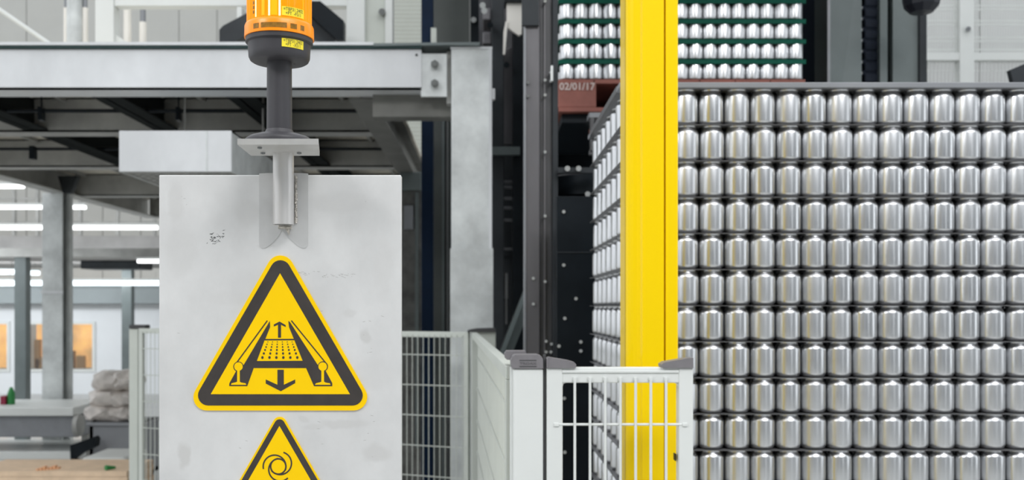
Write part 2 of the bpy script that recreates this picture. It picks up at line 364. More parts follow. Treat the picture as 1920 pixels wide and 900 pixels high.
# main column: open box profile with end lip
cx0, cx1 = PX(846, D0), PX(921, D0)
c_ = bxo('column', cx0, cx1, D0, D0+.22, 0, PZ(90, D0), 'galv', pf, .006)
bxo('column_cap', cx0-.004, cx1+.006, D0-.006, D0+.226, PZ(92, D0), PZ(88, D0), 'galvb', pf)
bxo('column_edge', cx1-.012, cx1+.004, D0-.006, D0, PZ(466, D0), PZ(92, D0), 'galvb', pf)
bxo('splice_plate', cx0-.005, cx1+.010, D0-.014, D0, .3, PZ(466, D0), 'galv', pf)
bxo('edge_tab', cx1, cx1+.02, D0, D0+.05, PZ(186, D0), PZ(166, D0), 'galvb', pf)
bxo('base_plate', cx0-.06, cx1+.008, D0-.06, D0+.28, 0, .015, 'galvd', pf)
# rear left column
dc = 9.8; x0, x1 = PX(79, dc), PX(117, dc)
b_ = MB(); b_.box(x0, x1, dc, dc+.016, 0, ZB-.012).box((x0+x1)/2-.008, (x0+x1)/2+.008, dc+.016, dc+.20, 0, ZB-.012); b_.box(x0, x1, dc+.20, dc+.216, 0, ZB-.012); b_.box(x1-.004, x1+.03, dc+.10, dc+.18, 0, ZB-.012)
b_.build('column', 'galv', pf); bxo('column_band', x0-.01, x1+.01, dc-.01, dc, PZ(551, dc), PZ(545, dc), 'galvb', pf)
bxo('base_plate', x0-.08, x1+.08, dc-.1, dc+.45, 0, .015, 'galvd', pf)
# bracket gusset over rear column
MB().poly([(PX(a, 9.7), PZ(c, 9.7)) for a, c in ((108, 330), (145, 330), (132, 362), (118, 362))], 9.7, 9.78).build('gusset', 'char', pf)
# conduit with clips
t = thing('conduit', (-2, 5.9, EYE+1.187), 'thin black conduit with hanging clips under the steel platform', 'pipe')
zc = EYE+1.187
MB().cyl((-4.2, 5.9, zc), (-.77, 5.9, zc), .012, 8).build('pipe', 'dark', t)
for x in (78, 335):
    xx = PX(x, 5.9); bxo('clip', xx-.012, xx+.012, 5.87, 5.93, zc-.06, zc+.02, 'dark', t, .004); bxo('clip_strap', xx-.004, xx+.004, 5.895, 5.905, zc+.02, ZT, 'dark', t)
t = thing('rear_conduit', (-2, 7.5, EYE+1.2), 'second thin conduit deeper under the platform behind the cross beam', 'pipe')
MB().cyl((-4.2, 7.4, EYE+1.2), (-.77, 7.4, EYE+1.2), .012, 8).build('pipe', 'dark', t)
xx = PX(62, 7.4); bxo('clip', xx-.02, xx+.02, 7.37, 7.43, EYE+1.12, EYE+1.22, 'dark', t, .004)
# hanging duct
dd = 4.85
t = thing('hanging_duct', (PX(328, dd), dd, PZ(322, dd)), 'pale galvanised rectangular duct hanging below the platform beam', 'duct')
x0, x1, z0, z1 = PX(223, dd), PX(434, dd), PZ(322, dd), PZ(245, dd)
bxo('end_panel', x0, x1, dd, dd+.012, z0, z1, 'galvb', t, .003)
b_ = MB(); b_.box(x0, x0+.008, dd+.012, 6.6, z0, z1).box(x1-.008, x1, dd+.012, 6.6, z0, z1).box(x0, x1, dd+.012, 6.6, z1-.008, z1); b_.build('shell', 'galv', t)
b_ = MB()
for i in range(22): b_.box(x0+.008, x1-.008, dd+.03+i*.08, dd+.03+i*.08+.05, z0+.002, z0+.008)
for i in range(12): b_.box(x0+.01+i*.048, x0+.025+i*.048, dd+.012, 6.6, z0, z0+.006)
b_.build('perforated_base', 'galvd', t)['kind'] = 'stuff'
for x in (x0+.05, x1-.05):
    MB().cyl((x, 5.75, z1), (x, 5.75, ZT), .005, 8).build('hanger_rod', 'galvd', t)
bxo('seam', PX(386, dd), PX(389, dd), dd-.003, dd, z0, z1, 'galv', t)

# things standing on the platform
ZD = ZT+.018
t = thing('guard_frame', (PX(195, 6), 6, ZD), 'pale grey machine guard frame standing on the platform', 'frame')
d = 6.0
bxo('post', PX(178, d), PX(213, d), d, d+.1, ZD, PZ(-60, d), 'white', t, .004)
bxo('post', PX(650, d), PX(684, d), d, d+.1, ZD, PZ(-60, d), 'white', t, .004)
bxo('post', PX(722, d), PX(736, d), d, d+.1, ZD, PZ(-60, d), 'white', t, .004)
bxo('rail', PX(213, d), PX(650, d), d+.01, d+.09, PZ(10, d), PZ(-14, d), 'white', t, .004)
MB().poly([(PX(a, d), PZ(c, d)) for a, c in ((213, 62), (246, 84), (213, 84))], d+.03, d+.05).build('gusset', 'white', t)
bxo('infill_panel', PX(684, d), PX(722, d), d+.04, d+.05, ZD, PZ(-60, d), 'whited', t)
MB().cyl(P(716, 22, d+.05), P(716, 22, d-.02), .02, 12).build('knob', 'boltd', t)
bxo('sill', PX(130, d), PX(720, d), d-.05, d+.2, ZD, ZD+.03, 'white', t)
for i, (x, r, m_, y0, lab) in enumerate(((141, 15, 'galv', -40, 'thick polished steel pipe left of the guard frame post'), (124, 4.5, 'cream', 15, 'thin cream pipe left of the thick polished pipe'),
        (160, 5, 'cream', 15, 'thin cream pipe right of the thick polished pipe'), (239, 7, 'cream', -30, 'blurred pale reflection shaped as a cream pipe just right of the guard frame post'), (268, 6.5, 'cream', 42, 'short pale reflection shaped as a cream pipe with dark top behind guard frame'))):  # last two are blurred reflections modelled as cream pipes
    d = 6.6; t = thing('vertical_pipe_or_reflection', (PX(x, d), d, ZD), lab, 'pipe', 'pipes and pipe-shaped reflections on the platform')
    MB().cyl((PX(x, d), d, ZD), (PX(x, d), d, PZ(y0, d)), r/FPX*d, 20).build('pipe', m_, t, True)
    MB().cyl((PX(x, d), d, PZ(y0, d)), (PX(x, d), d, PZ(y0-40, d)), r*.8/FPX*d, 20).build('upper_pipe', 'topf', t, True)
    MB().cyl((PX(x, d), d, ZD), (PX(x, d), d, ZD+.02), r*1.3/FPX*d, 20).build('flange', 'topf', t, True)
d = 5.7
t = thing('arched_machine', (PX(520, d), d, ZD), 'black arched machine arm on the platform behind the amber beacon', 'machine')
MB().poly([(PX(a, d), PZ(c, d)) for a, c in ((411, 84), (411, 56), (418, 48), (462, 25), (575, 22), (628, 52), (628, 84), (600, 84), (580, 62), (560, 55), (470, 60), (432, 84))], d, d+.25).build('arch', 'char', t)
MB().poly([(PX(a, d), PZ(c, d)) for a, c in ((583, 12), (606, 12), (649, 48), (649, 84), (638, 84), (583, 34))], d-.1, d-.02).build('brace', 'dark', t)
MB().poly([(PX(a, d), PZ(c, d)) for a, c in ((440, 8), (449, 8), (449, 36), (440, 36))], d+.05, d+.15).build('link', 'white', t)
bxo('foot_plate', PX(405, d), PX(655, d), d-.12, d+.245, ZD, ZD+.02, 'galvd', t)
# inclined pale strut far left
t = MB(); t.cyl(P(-10, 12, 6.3), P(95, 84, 6.3), .014, 10)
tag(t.build('cable_hose', 'white', smooth=True), 'thin pale hose sloping down to the platform at top left', 'hose')

# ------------------------------------------------------------------ middle machinery
t = thing('blue_column', (PX(801, 7), 7, 0), 'narrow navy blue steel column behind the platform', 'column')
bxo('shaft', PX(790, 7), PX(812, 7), 7, 7.1, 0, 4.6, 'navy', t, .005)
bxo('foot_plate', PX(784, 7), PX(818, 7), 6.95, 7.15, 0, .02, 'navy', t)
t = thing('grey_cabinet', (PX(845, 7.5), 7.5, 0), 'tall dark grey machine cabinet behind galvanised column', 'cabinet')
bxo('body', PX(813, 7.5), PX(880, 7.5), 7.5, 8.0, 0, 4.6, mat('cabinet_grey', (.085, .095, .09), .5, .1, .2, 3), t, .005)
bxo('pillar', PX(882, 7.2), PX(901, 7.2), 7.2, 7.4, 0, 4.6, 'dark', t, .005)
bxo('rib', PX(829, 7.45), PX(833, 7.45), 7.45, 7.5, 0, 3.2, 'slatel', t)
bxo('rib', PX(838, 7.45), PX(840, 7.45), 7.45, 7.5, 0, 3.2, 'boltd', t)
bxo('label_strip', PX(808, 6.9), PX(818, 6.9), 6.9, 6.96, PZ(80, 6.9), PZ(52, 6.9), 'whited', t)
MB().cyl(P(888, 37, 7.2), P(888, 37, 7.15), .02, 12).build('bolt', 'bolt', t)
g_d = 13.0
t = thing('wire_guard', (PX(762, g_d), g_d, 0), 'cream wire mesh guard left of the navy column', 'guard')
b_ = MB()
for i in range(26): xx = PX(734+i*2.8, g_d); b_.box(xx, xx+.011, g_d, g_d+.006, PZ(322, g_d), PZ(-40, g_d))
for i in range(48): zz = PZ(320-i*7.6, g_d); b_.box(PX(730, g_d), PX(808, g_d), g_d+.006, g_d+.012, zz, zz+.016)
b_.build('mesh', 'whited', t)['kind'] = 'stuff'
bxo('post', PX(722, g_d), PX(732, g_d), g_d-.02, g_d+.05, 0, PZ(-40, g_d), 'white', t); bxo('bottom_rail', PX(728, g_d), PX(808, g_d), g_d-.02, g_d+.05, PZ(324, g_d), PZ(318, g_d), 'white', t)
bxo('backing_panel', PX(720, 13.3), PX(812, 13.3), 13.3, 13.35, PZ(322, 13.3), PZ(-60, 13.3), mat('cream_cladding', (.42, .41, .36), .6, 0, .05, 4), t)
t = thing('control_box', (PX(770, 8.4), 8.4, 0), 'grey brown control unit seen between sign board and navy column', 'cabinet')
bxo('body', PX(735, 8.4), PX(792, 8.4), 8.4, 8.8, 0, PZ(352, 8.4), 'mud', t, .01)
bxo('upper_box', PX(750, 8.3), PX(790, 8.3), 8.3, 8.4, PZ(356, 8.3), PZ(322, 8.3), 'slatel', t, .01)
bxo('panel', PX(757, 8.35), PX(775, 8.35), 8.35, 8.4, PZ(430, 8.35), PZ(385, 8.35), 'topf', t, .005)
bxo('trim_strip', PX(778, 8.35), PX(784, 8.35), 8.35, 8.4, .4, PZ(360, 8.35), 'slatel', t)

t = thing('lift_mast', (PX(955, 5.9), 5.9, 0), 'dark twin lift mast right of the galvanised column', 'mast')
bxo('mast_rail', PX(922, 5.9), PX(945, 5.9), 5.9, 6.1, 0, 4.6, 'char', t, .004)
bxo('mast_rail', PX(962, 5.9), PX(990, 5.9), 5.9, 6.1, 0, PZ(52, 5.9), 'dark', t, .004)
bxo('back_plate', PX(898, 6.3), PX(985, 6.3), 6.3, 6.4, PZ(280, 6.3), 4.6, mat('mid_grey_plate', (.10, .10, .11), .4, .3, .5, 5), t)
bxo('cross_tie', PX(922, 5.85), PX(975, 5.85), 5.85, 5.9, PZ(290, 5.85), PZ(275, 5.85), 'slate', t)
bxo('back_plate', PX(898, 6.3), PX(985, 6.3), 6.3, 6.4, 0, PZ(470, 6.3), 'char', t)
for i, y in enumerate((340, 350, 371, 389, 412, 466)):
    bxo('rung', PX(945, 6.05), PX(962, 6.05), 6.05, 6.1, PZ(y+3, 6.05), PZ(y-2, 6.05), 'topf', t)
bxo('slit_backing', PX(940, 6.25), PX(965, 6.25), 6.25, 6.27, PZ(480, 6.25), PZ(275, 6.25), 'char', t)
bxo('slit_panel', PX(945, 6.2), PX(962, 6.2), 6.2, 6.22, PZ(270, 6.2), PZ(90, 6.2), 'gcol', t)
MB().cyl(P(949, 560, 6.0), P(949, 512, 6.0), .013, 12).build('damper', 'bolt', t)
MB().cyl(P(949, 608, 6.0), P(949, 560, 6.0), .007, 12).build('damper_rod', 'bolt', t)
for x, y in ((905, 10), (908, 20), (919, 47), (950, 122)): MB().cyl(P(x, y, 5.88), P(x, y, 5.8), .018, 12).build('bolt', 'bolt' if y < 40 else 'dark', t)
for y in (15, 60): bxo('bracket_block', PX(905, 5.95), PX(921, 5.95), 5.95, 6.2, PZ(y+22, 5.95), PZ(y, 5.95), 'gcol', t, .006)
t = thing('hanging_cover', P(963, 66, 5.5), 'cream fabric cover with dangling strap at the mast top', 'cover')
MB().poly([(PX(a, 5.5), PZ(c, 5.5)) for a, c in ((950, -20), (980, -20), (978, 64), (973, 66), (950, 50))], 5.5, 5.53).build('panel', 'cream', t)
MB().poly([(PX(a, 5.49), PZ(c, 5.49)) for a, c in ((948, 40), (952, 40), (947, 102), (943, 102), (944, 60))], 5.49, 5.5).build('strap', 'cream', t)
MB().box(PX(946, 5.48), PX(985, 5.48), 5.46, 5.6, PZ(4, 5.48), PZ(-24, 5.48)).build('clamp', 'dark', t)
t = thing('diagonal_brace', P(945, 648, 5.2), 'sage green diagonal brace at the foot of the dark mast', 'brace')
MB().poly([(PX(a, 5.3), PZ(c, 5.3)) for a, c in ((925, 690), (985, 538), (985, 600), (950, 690))], 5.3, 5.4).build('brace_plate', 'slatel', t)
MB().poly([(PX(a, 5.28), PZ(c, 5.28)) for a, c in ((925, 690), (985, 538), (985, 556), (934, 690))], 5.22, 5.3).build('brace_flange', 'slate', t)
bxo('stand', PX(925, 5.3), PX(950, 5.3), 5.3, 5.4, 0, PZ(690, 5.3), 'slate', t)

d = 3.95
t = thing('machine_column', (PX(1015, d), d, 0), 'tall grey steel machine column with bolts left of the can stacks', 'column')
bxo('face_plate', PX(985, d), PX(1012, d), d, d+.14, 0, 4.2, 'gcol', t, .003)
bxo('flange', PX(1012, d), PX(1036, d), d+.02, d+.14, 0, 4.2, 'gcol2', t, .003)
bxo('edge_lip', PX(1020, d), PX(1023, d), d+.008, d+.022, 0, 4.2, 'gcol', t)
bxo('side_lip', PX(1036, d), PX(1046, d), d-.01, d+.12, 0, 4.2, 'char', t, .002)
bxo('edge_strip', PX(983, d), PX(986, d), d-.006, d+.1, 0, 4.2, 'topf', t)
bxo('upper_plate', PX(978, d), PX(1010, d), d-.02, d, PZ(50, d), 4.2, 'char', t)
for x, y in ((1022, 2), (1022, 150), (1022, 178), (1022, 285), (1022, 405), (1000, 522), (1022, 528), (1000, 570), (1024, 640), (1034, 645), (990, 155), (990, 180), (1024, 660), (1033, 660)):
    MB().cyl(P(x, y, d+.012), P(x, y, d-.012), .006, 10).build('bolt', 'bolt' if x > 995 else 'boltd', t)
MB().box(PX(1031, d), PX(1036, d), d-.05, d-.035, PZ(158, d), PZ(128, d), .003).cyl(P(1033, 136, d-.04), P(1033, 136, d+.02), .006, 8).cyl(P(1033, 152, d-.04), P(1033, 152, d+.02), .006, 8).build('handle', 'bolt', t)

d = 3.72
t = thing('machine_door', (PX(1100, d), d, 0), 'near black machine panel with bright bolts beside the near can stack', 'panel')
bxo('panel', PX(1044, d), .62, d, d+.03, 0, PZ(368, d), 'dark', t, .002)
bxo('seam', PX(1044, d), PX(1120, d), d-.003, d, PZ(472, d)-.004, PZ(472, d), 'char', t)
for x, y in ((1057, 397), (1057, 497), (1059, 597), (1048, 649), (1089, 641), (1089, 658), (1058, 747), (1059, 848), (1080, 560)):
    MB().cyl(P(x, y, d), P(x, y, d-.01), .0065, 10).build('bolt', 'bolt', t)
d = 3.9
t = thing('drive_drum', P(1082, 345, d), 'round black drum with bright bolts above the dark panel', 'drum')
MB().lathe([(0, 0), (.17, 0), (.19, .01), (.19, .09), (.17, .1), (0, .1)], 40, (PX(1110, 4.15), 4.18, PZ(365, 3.95))).build('drum', 'dark', t, True)
MB().box(PX(1046, 4.1), .62, 4.0, 4.35, 0, PZ(366, 3.95)).build('support', 'dark', t)
for x, y in ((1064, 316), (1085, 316), (1102, 364)): MB().cyl(P(x, y, d), P(x, y, d-.03), .011, 10).build('bolt', 'bolt', t)
bxo('bolt_rail', PX(1046, d), PX(1120, d), d, d+.03, PZ(324, d), PZ(314, d), 'char', t)

# ------------------------------------------------------------------ machine housing right
t = thing('machine_housing', (1.1, 6.2, 0), 'dark housing behind the upper can stack', 'housing')
bxo('rear_panel', .36, 2.1, 6.2, 6.25, 0, 4.9, 'dark', t)
bxo('side_panel', PX(1505, 5.1), PX(1552, 5.1), 5.3, 5.4, 0, 4.2, mat('navy_black_panel', (.008, .014, .03), .4), t)
bxo('side_wall', .33, .36, 5.5, 6.25, 0, 4.9, 'dark', t); bxo('shade_plate', .33, 1.68, 3.4, 6.2, 3.45, 3.5, 'dark', t)  # top plate is out of view, added to shade the upper cans
d = 4.9
t = thing('chain_column', (PX(1600, d), d, 0), 'slate green machine column beside the vertical blue chain', 'column')
bxo('front_plate', PX(1552, d), PX(1616, d), d, d+.2, 0, 4.2, 'slatel', t, .004)
bxo('edge_lip', PX(1549, d), PX(1554, d), d-.02, d, 0, 4.2, 'topf', t)
MB().poly([(PX(a, d), PZ(c, d)) for a, c in ((1552, -10), (1600, -10), (1586, 100), (1578, 160), (1552, 160))], d-.01, d).build('overlay_plate', 'slate', t)
bxo('channel_back', PX(1616, d), PX(1650, d), d+.12, d+.2, 0, 4.2, 'dark', t)
bxo('right_flange', PX(1650, d), PX(1664, d), d, d+.2, 0, 4.2, 'slatel', t)
bxo('shadow_gap', PX(1664, d), PX(1674, d), d+.1, d+.2, 0, 4.2, 'dark', t)
bxo('right_plate', PX(1674, d), PX(1721, d), d, d+.2, 0, 4.2, 'slatel', t)
bxo('end_flange', PX(1721, d), PX(1735, d), d-.02, d+.2, 0, 4.2, 'char', t, .003)
t = thing('lift_chain', (PX(1633, 4.95), 4.95, 0), 'dark blue roller chain running vertically in the slate column', 'chain')
lk = MB().box(-.038, .038, -.02, .02, -.022, .022, .006).build('chain_link', 'chain', t); rl = MB().cyl((-.046, 0, 0), (.046, 0, 0), .015, 12).build('roller', 'chain', t)
pn = MB().cyl((-.058, 0, 0), (-.044, 0, 0), .009, 8).build('pin', 'bolt', t)
base = Vector(t.location)
for i in range(24):
    zz = PZ(168, 4.95)+i*.055
    for src, dz in ((lk, 0), (rl, .0275), (pn, .0275)):
        o = src if i == 0 else dup(src, t)
        o.matrix_parent_inverse = Matrix.Identity(4); o.location = (0, 0, zz+dz-base.z)
t = thing('dome_camera', P(1730, 20, 4.5), 'black dome sensor hanging at the top right edge', 'sensor')
b_ = MB(); b_.lathe([(0, 0), (.05, .005), (.078, .035), (.085, .07), (.085, .12), (0, .12)], 10, P(1728, 26, 4.5)); b_.build('dome', mat('gloss_black', (.010, .012, .02), .35), t)
MB().cyl(P(1728, -20, 4.5), P(1728, -190, 4.5), .03, 12).box(PX(1700, 4.5), PX(1760, 4.5), 4.45, 4.6, PZ(-190, 4.5), PZ(-200, 4.5)).build('bracket', 'char', t)
tag(MB().poly([(PX(a, 4.2), PZ(c, 4.2)) for a, c in ((1894, 131), (1925, 118), (2010, 118), (2010, 162), (1902, 162))], 4.2, 4.23).build('chute', 'char'), 'dark angled chute end at the right edge above cans', 'chute')
MBs = bpy.data.objects['chute']
bxo('stand', PX(1960, 4.3), PX(1990, 4.3), 4.3, 4.4, 0, PZ(162, 4.3), 'char', MBs)
d = 7.6
t = thing('mesh_guard', (PX(1850, d), d, 0), 'white framed wire mesh guard wall at the top right', 'guard')
for x0, x1 in ((1800, 1827), (1655, 1672), (2060, 2085)): bxo('post', PX(x0, d), PX(x1, d), d, d+.1, 0, 5.0, 'white', t, .003)
for y0, y1 in ((112, 98), (210, 198), (-110, -96)):
    bxo('rail', PX(1672, d), PX(1800, d), d+.01, d+.09, PZ(max(y0, y1), d), PZ(min(y0, y1), d), 'white', t); bxo('rail', PX(1827, d), PX(2060, d), d+.01, d+.09, PZ(max(y0, y1), d), PZ(min(y0, y1), d), 'white', t)
for xa, xb in ((1672, 1800), (1827, 2060)):
    b_ = MB(); x = xa+2
    while x < xb: b_.box(PX(x, d), PX(x+1.7, d), d+.04, d+.046, PZ(98, d), PZ(-96, d)); x += 4.9
    x = xa+2
    while x < xb: b_.box(PX(x, d), PX(x+1.4, d), d+.04, d+.046, PZ(198, d), PZ(112, d)); x += 7
    for y in (90, 74, 67, 43, 36, 14, 7, -18, -25): b_.box(PX(xa, d), PX(xb, d), d+.046, d+.052, PZ(y+1.8, d), PZ(y-1.8, d))
    for y in (130, 160): b_.box(PX(xa, d), PX(xb, d), d+.046, d+.052, PZ(y+.7, d), PZ(y-.7, d))
    b_.build('mesh', 'white', t)['kind'] = 'stuff'
MB().cyl(P(1816, 54, d+.01), P(1816, 54, d-.04), .018, 10).build('latch', 'topf', t)

# ------------------------------------------------------------------ cans
PIT = .0662; RH = .0927; HEX = PIT*.866
def can_mesh(n, prof):
    b_ = MB(); b_.lathe(prof, n); bmesh.ops.recalc_face_normals(b_.bm, faces=b_.bm.faces)
    me = bpy.data.meshes.new('drink_can'); b_.bm.to_mesh(me); b_.bm.free(); me.materials.append(M['can'])
    for p in me.polygons: p.use_smooth = True
    me.set_sharp_from_angle(angle=math.radians(50))
    return me
H = RH-.0022
CAN = can_mesh(36, [(.0, .006), (.020, .004), (.0235, 0), (.0262, .0012), (.0300, .0045), (.0322, .008), (.0328, .012), (.0328, H-.0185), (.0323, H-.0160), (.0306, H-.0125),
                    (.0280, H-.0085), (.0266, H-.0065), (.0262, H-.0025), (.0278, H-.0012), (.0280, H), (.0262, H-.0004), (.0255, H-.003), (.0262, H-.009), (.0318, H-.018), (.0318, .012), (.0, .010)])
LOWP = [(.0235, 0), (.0322, .008), (.0328, .012), (.0328, H-.0185), (.0266, H-.0065), (.0262, H-.0025), (.0280, H), (0, H-.001)]

def stack(x0, y0, zbase, nx, ny, layers, individual, pad_mat, padlabel, name_inner, inner_label, padgroup, padext=.006, inner_depth=99, padround=False):
    """hex packed layers of cans; zbase is the top of what the lowest layer stands on"""
    inner = MB(); low = bmesh.new(); tmp = MB(); tmp.lathe(LOWP, 10); lowme = bpy.data.meshes.new('low'); tmp.bm.to_mesh(lowme); tmp.bm.free()
    verts = [v.co.copy() for v in lowme.vertices]; faces = [tuple(p.vertices) for p in lowme.polygons]
    V, F = [], []
    for k in range(layers):                 # k = 0 lowest
        z = zbase+k*RH; dx, dy = random.uniform(-.0012, .0012), random.uniform(-.0012, .0012)
        if k < 2 and individual == 'near': dx += .002
        for j in range(ny):
            off = PIT/2*(j % 2); y = y0+.0331+j*HEX+dy
            for i in range(nx-(j % 2)):
                x = x0+.0331+i*PIT+off+dx
                lab = visible(individual, i, j, k, layers)
                if lab:
                    o = bpy.data.objects.new('drink_can', CAN); C.objects.link(o); o.location = (x+random.uniform(-.0002, .0002), y+random.uniform(-.0015, .0015)*(j == 0), z)
                    o.rotation_euler.z = random.uniform(0, 6.28)
                    tag(o, lab, 'can', 'cans of the near stack' if individual == 'near' else 'cans of the upper stack on green pads')
                elif j < inner_depth:
                    b0 = len(V); V.extend([(v.x+x, v.y+y, v.z+z) for v in verts]); F.extend([tuple(q+b0 for q in f) for f in faces])
        if k < layers-1:
            b_ = MB(); zz = z+RH-.0018
            b_.box(x0-padext, x0+nx*PIT+padext, y0-.002, y0+(ny-1)*HEX+PIT+padext, zz, zz+.0014)
            if individual == 'upper': b_.box(x0-padext, x0+nx*PIT+padext, y0-.004, y0-.0025, zz-.019, zz+.001).box(x0-padext-.0015, x0-padext, y0-.003, y0+(ny-1)*HEX+PIT, zz-.019, zz+.001)
            tag(b_.build('layer_pad', pad_mat), padlabel(k, layers), 'layer pad', padgroup)
    me = bpy.data.meshes.new(name_inner); me.from_pydata(V, [], F); me.materials.append(M['can'])
    for p in me.polygons: p.use_smooth = True
    o = bpy.data.objects.new(name_inner, me); C.objects.link(o); tag(o, inner_label, 'cans', None, 'stuff')

def visible(which, i, j, k, layers):
    down = layers-1-k
    if which == 'near':
        if down > 10: return None
        ly = 'top layer' if down == 0 else ORD[down]+' layer down'
        if j == 0 and i == 0: return 'silver can on the corner of the near stack, %s' % ly
        if j == 0 and i >= 2: return 'silver can, near stack front, %s, %s column right of yellow post' % (ly, ORD[i-2])
        if i == 0 and j % 2 == 0: return 'silver can on left side of near stack, %s, %s from the corner' % (ly, ORD[j//2])
    else:
        if down < 1 and False: return None
        names = ['lowest', 'second', 'third', 'fourth', 'fifth']
        if j == 0 and k < 4 and not (i in (5, 6, 7)): return 'distant can on green pads, %s layer up, %s from stack\'s left edge' % (names[k], ORD[i])
    return None

# near stack
d = 2.5; X0 = PX(1169, d)
zrow0_top = PZ(233, d)          # bottom of the top layer
NL = 17
zb = zrow0_top-(NL-1)*RH
def padl(k, n): 
    q = n-2-k
    return 'dark grey layer pad under the %s layer of the near can stack' % ('top' if q == 0 else ORD[q]+' from top') 
stack(X0, d, zb, 17, 13, NL, 'near', 'padg', padl, 'packed_can', 'silver cans packed behind the outer layer of the near stack', 'layer pads of the near can stack')
yb = d+12*HEX+PIT
t = thing('top_frame', (X0+.56, d+.4, zrow0_top+H), 'grey frame lying on top of the near can stack', 'frame')
zf = PZ(166.5, d); zf1 = PZ(156, d)
bxo('front_bar', X0-.012, X0+17*PIT+.01, d-.012, d+.05, zf, zf1, 'topf', t, .002)
bxo('rear_bar', X0-.012, X0+17*PIT+.01, yb-.05, yb+.01, zf, zf1, 'topf', t, .002)
bxo('side_bar', X0-.012, X0+.04, d+.05, yb-.05, zf, zf1+.004, 'padg', t, .002)
bxo('side_bar', X0+17*PIT-.04, X0+17*PIT+.01, d+.05, yb-.05, zf, zf1, 'topf', t, .002)
bxo('top_sheet', X0, X0+17*PIT, d, yb, zrow0_top+H, zf, 'padg', t)
def pallet(name, x0, x1, y0, y1, z1, label, m_, blk=.16, h=.145):
    t = thing(name, ((x0+x1)/2, (y0+y1)/2, z1-h), label, 'pallet')
    n = 7; w_ = (x1-x0)/n
    for i in range(n): bxo('deck_board', x0+i*w_+.004*(i > 0), x0+(i+1)*w_, y0, y1, z1-.018, z1, m_, t)
    for a in (x0, (x0+x1)/2-blk/2, x1-blk):
        bxo('bottom_board', a, a+blk, y0+.001, y1, z1-h, z1-h+.018, m_, t)
        for c in (y0+.002, (y0+y1)/2-.06, y1-.12): bxo('block', a, a+blk, c, c+.12, z1-h+.018, z1-.018, m_, t, .003)
    bxo('bottom_board', x0, x1, y0, y0+.1, z1-h-.002, z1-h+.016, m_, t)
    return t
pallet('can_pallet', X0-.01, X0+17*PIT+.01, d, yb+.01, zb, 'pallet under the near can stack', 'pallet', h=zb if zb < .2 else .145)
print('near stack base z', zb)
# upper stack
d2 = 4.49; X1 = PX(1047, d2); zp = PZ(149, d2)
up = pallet('red_pallet', X1, X1+17*PIT+.01, d2, d2+.85, zp, 'red brown pallet with white stencilled date under the upper can stack', 'pallet', blk=PX(1118, d2)-X1, h=.145)
def padg(k, n): return 'green layer pad above the %s layer of the upper can stack' % ['lowest', 'second', 'third', 'fourth', 'fifth'][k]
RHs = RH
stack(X1+.008, d2+.004, zp, 17, 9, 6, 'upper', 'green', padg, 'packed_can', 'distant silver cans packed behind the front of the upper stack', 'green layer pads of the upper stack', inner_depth=5)
for k in range(5):   # green tier sheets have a rolled front lip
    pass
me = text_mesh('02/01/17', .046, .0005, .0012)
b_ = MB(); b_.bm.from_mesh(me)
o = b_.build('stencil_date', 'stencil', up); 
o.matrix_parent_inverse = Matrix.Identity(4)
o.location = P(1082, 163, d2)-Vector(up.location)-Vector((0, .003, 0)); o.rotation_euler = (PI/2, 0, 0); o['label'] = 'white stencilled date'
t = thing('lift_fork', (X1+.5, d2+.4, zp-.2), 'black lift carriage under the red brown pallet', 'lift')
zl = zp-.149
bxo('carriage_plate', X1+.02, X1+1.1, d2+.05, d2+1.0, zl-.04, zl-.001, 'dark', t)
bxo('mast_arm', X1-.02, X1+.06, d2+1.0, d2+1.08, 0, zl+.1, 'dark', t)
bxo('mast_arm', X1+1.06, X1+1.14, d2+1.0, d2+1.08, 0, zl+.1, 'dark', t)
t = thing('hook_bracket', P(1118, 255, 3.9), 'grey hook bracket hanging in the dark gap left of the cans', 'bracket')
d = 4.3
bxo('top_tab', PX(1105, d), PX(1131, d), d, d+.1, PZ(220, d), PZ(211, d), 'topf', t)
bxo('drop_arm', PX(1107, d), PX(1114, d), d, d+.03, PZ(285, d), PZ(220, d), 'gcol2', t)
bxo('cross_arm', PX(1110, d), PX(1135, d), d+.1, d+.13, PZ(240, d), PZ(234, d), 'pallet', t)
bxo('hook', PX(1105, d), PX(1118, d), d, d+.03, PZ(290, d), PZ(282, d), 'gcol2', t)
bxo('mounting', PX(1110, d), PX(1126, d), d+.02, d+.3, PZ(211, d), zl-.0405, 'char', t)

# ------------------------------------------------------------------ yellow post
d = 2.12; xa, xb = PX(1175, d), PX(1271.5, d); Wd = xb-xa
s_ = Wd/.11
prof = [(0, .10), (0, .022)]
for i in range(7):
    a = PI-i*PI/2/6; prof.append((.030+.030*math.cos(a), .022-.020*math.sin(a)+.002))
prof += [(.034, 0), (.0795, 0), (.0795, .012), (.0835, .012), (.0835, 0), (.108, 0), (.11, .002), (.11, .10)]
t = thing('yellow_post', (xa+Wd/2, d+.05, 0), 'glossy yellow guard post with vertical groove in front of the cans', 'post')
MB().poly([(xa+p[0]*s_, d+p[1]) for p in prof], .012, 3.1, 'z').build('shaft', 'yellow', t)
bxo('base_plate', xa-.05, xb+.05, d-.04, d+.14, 0, .012, 'yellow', t)
for sx in (xa-.03, xb+.03):
    for sy in (d-.02, d+.12): MB().cyl((sx, sy, .012), (sx, sy, .03), .01, 6).build('anchor_bolt', 'bolt', t)
bxo('cap', xa, xb, d, d+.10, 3.1, 3.105, 'yellow', t)

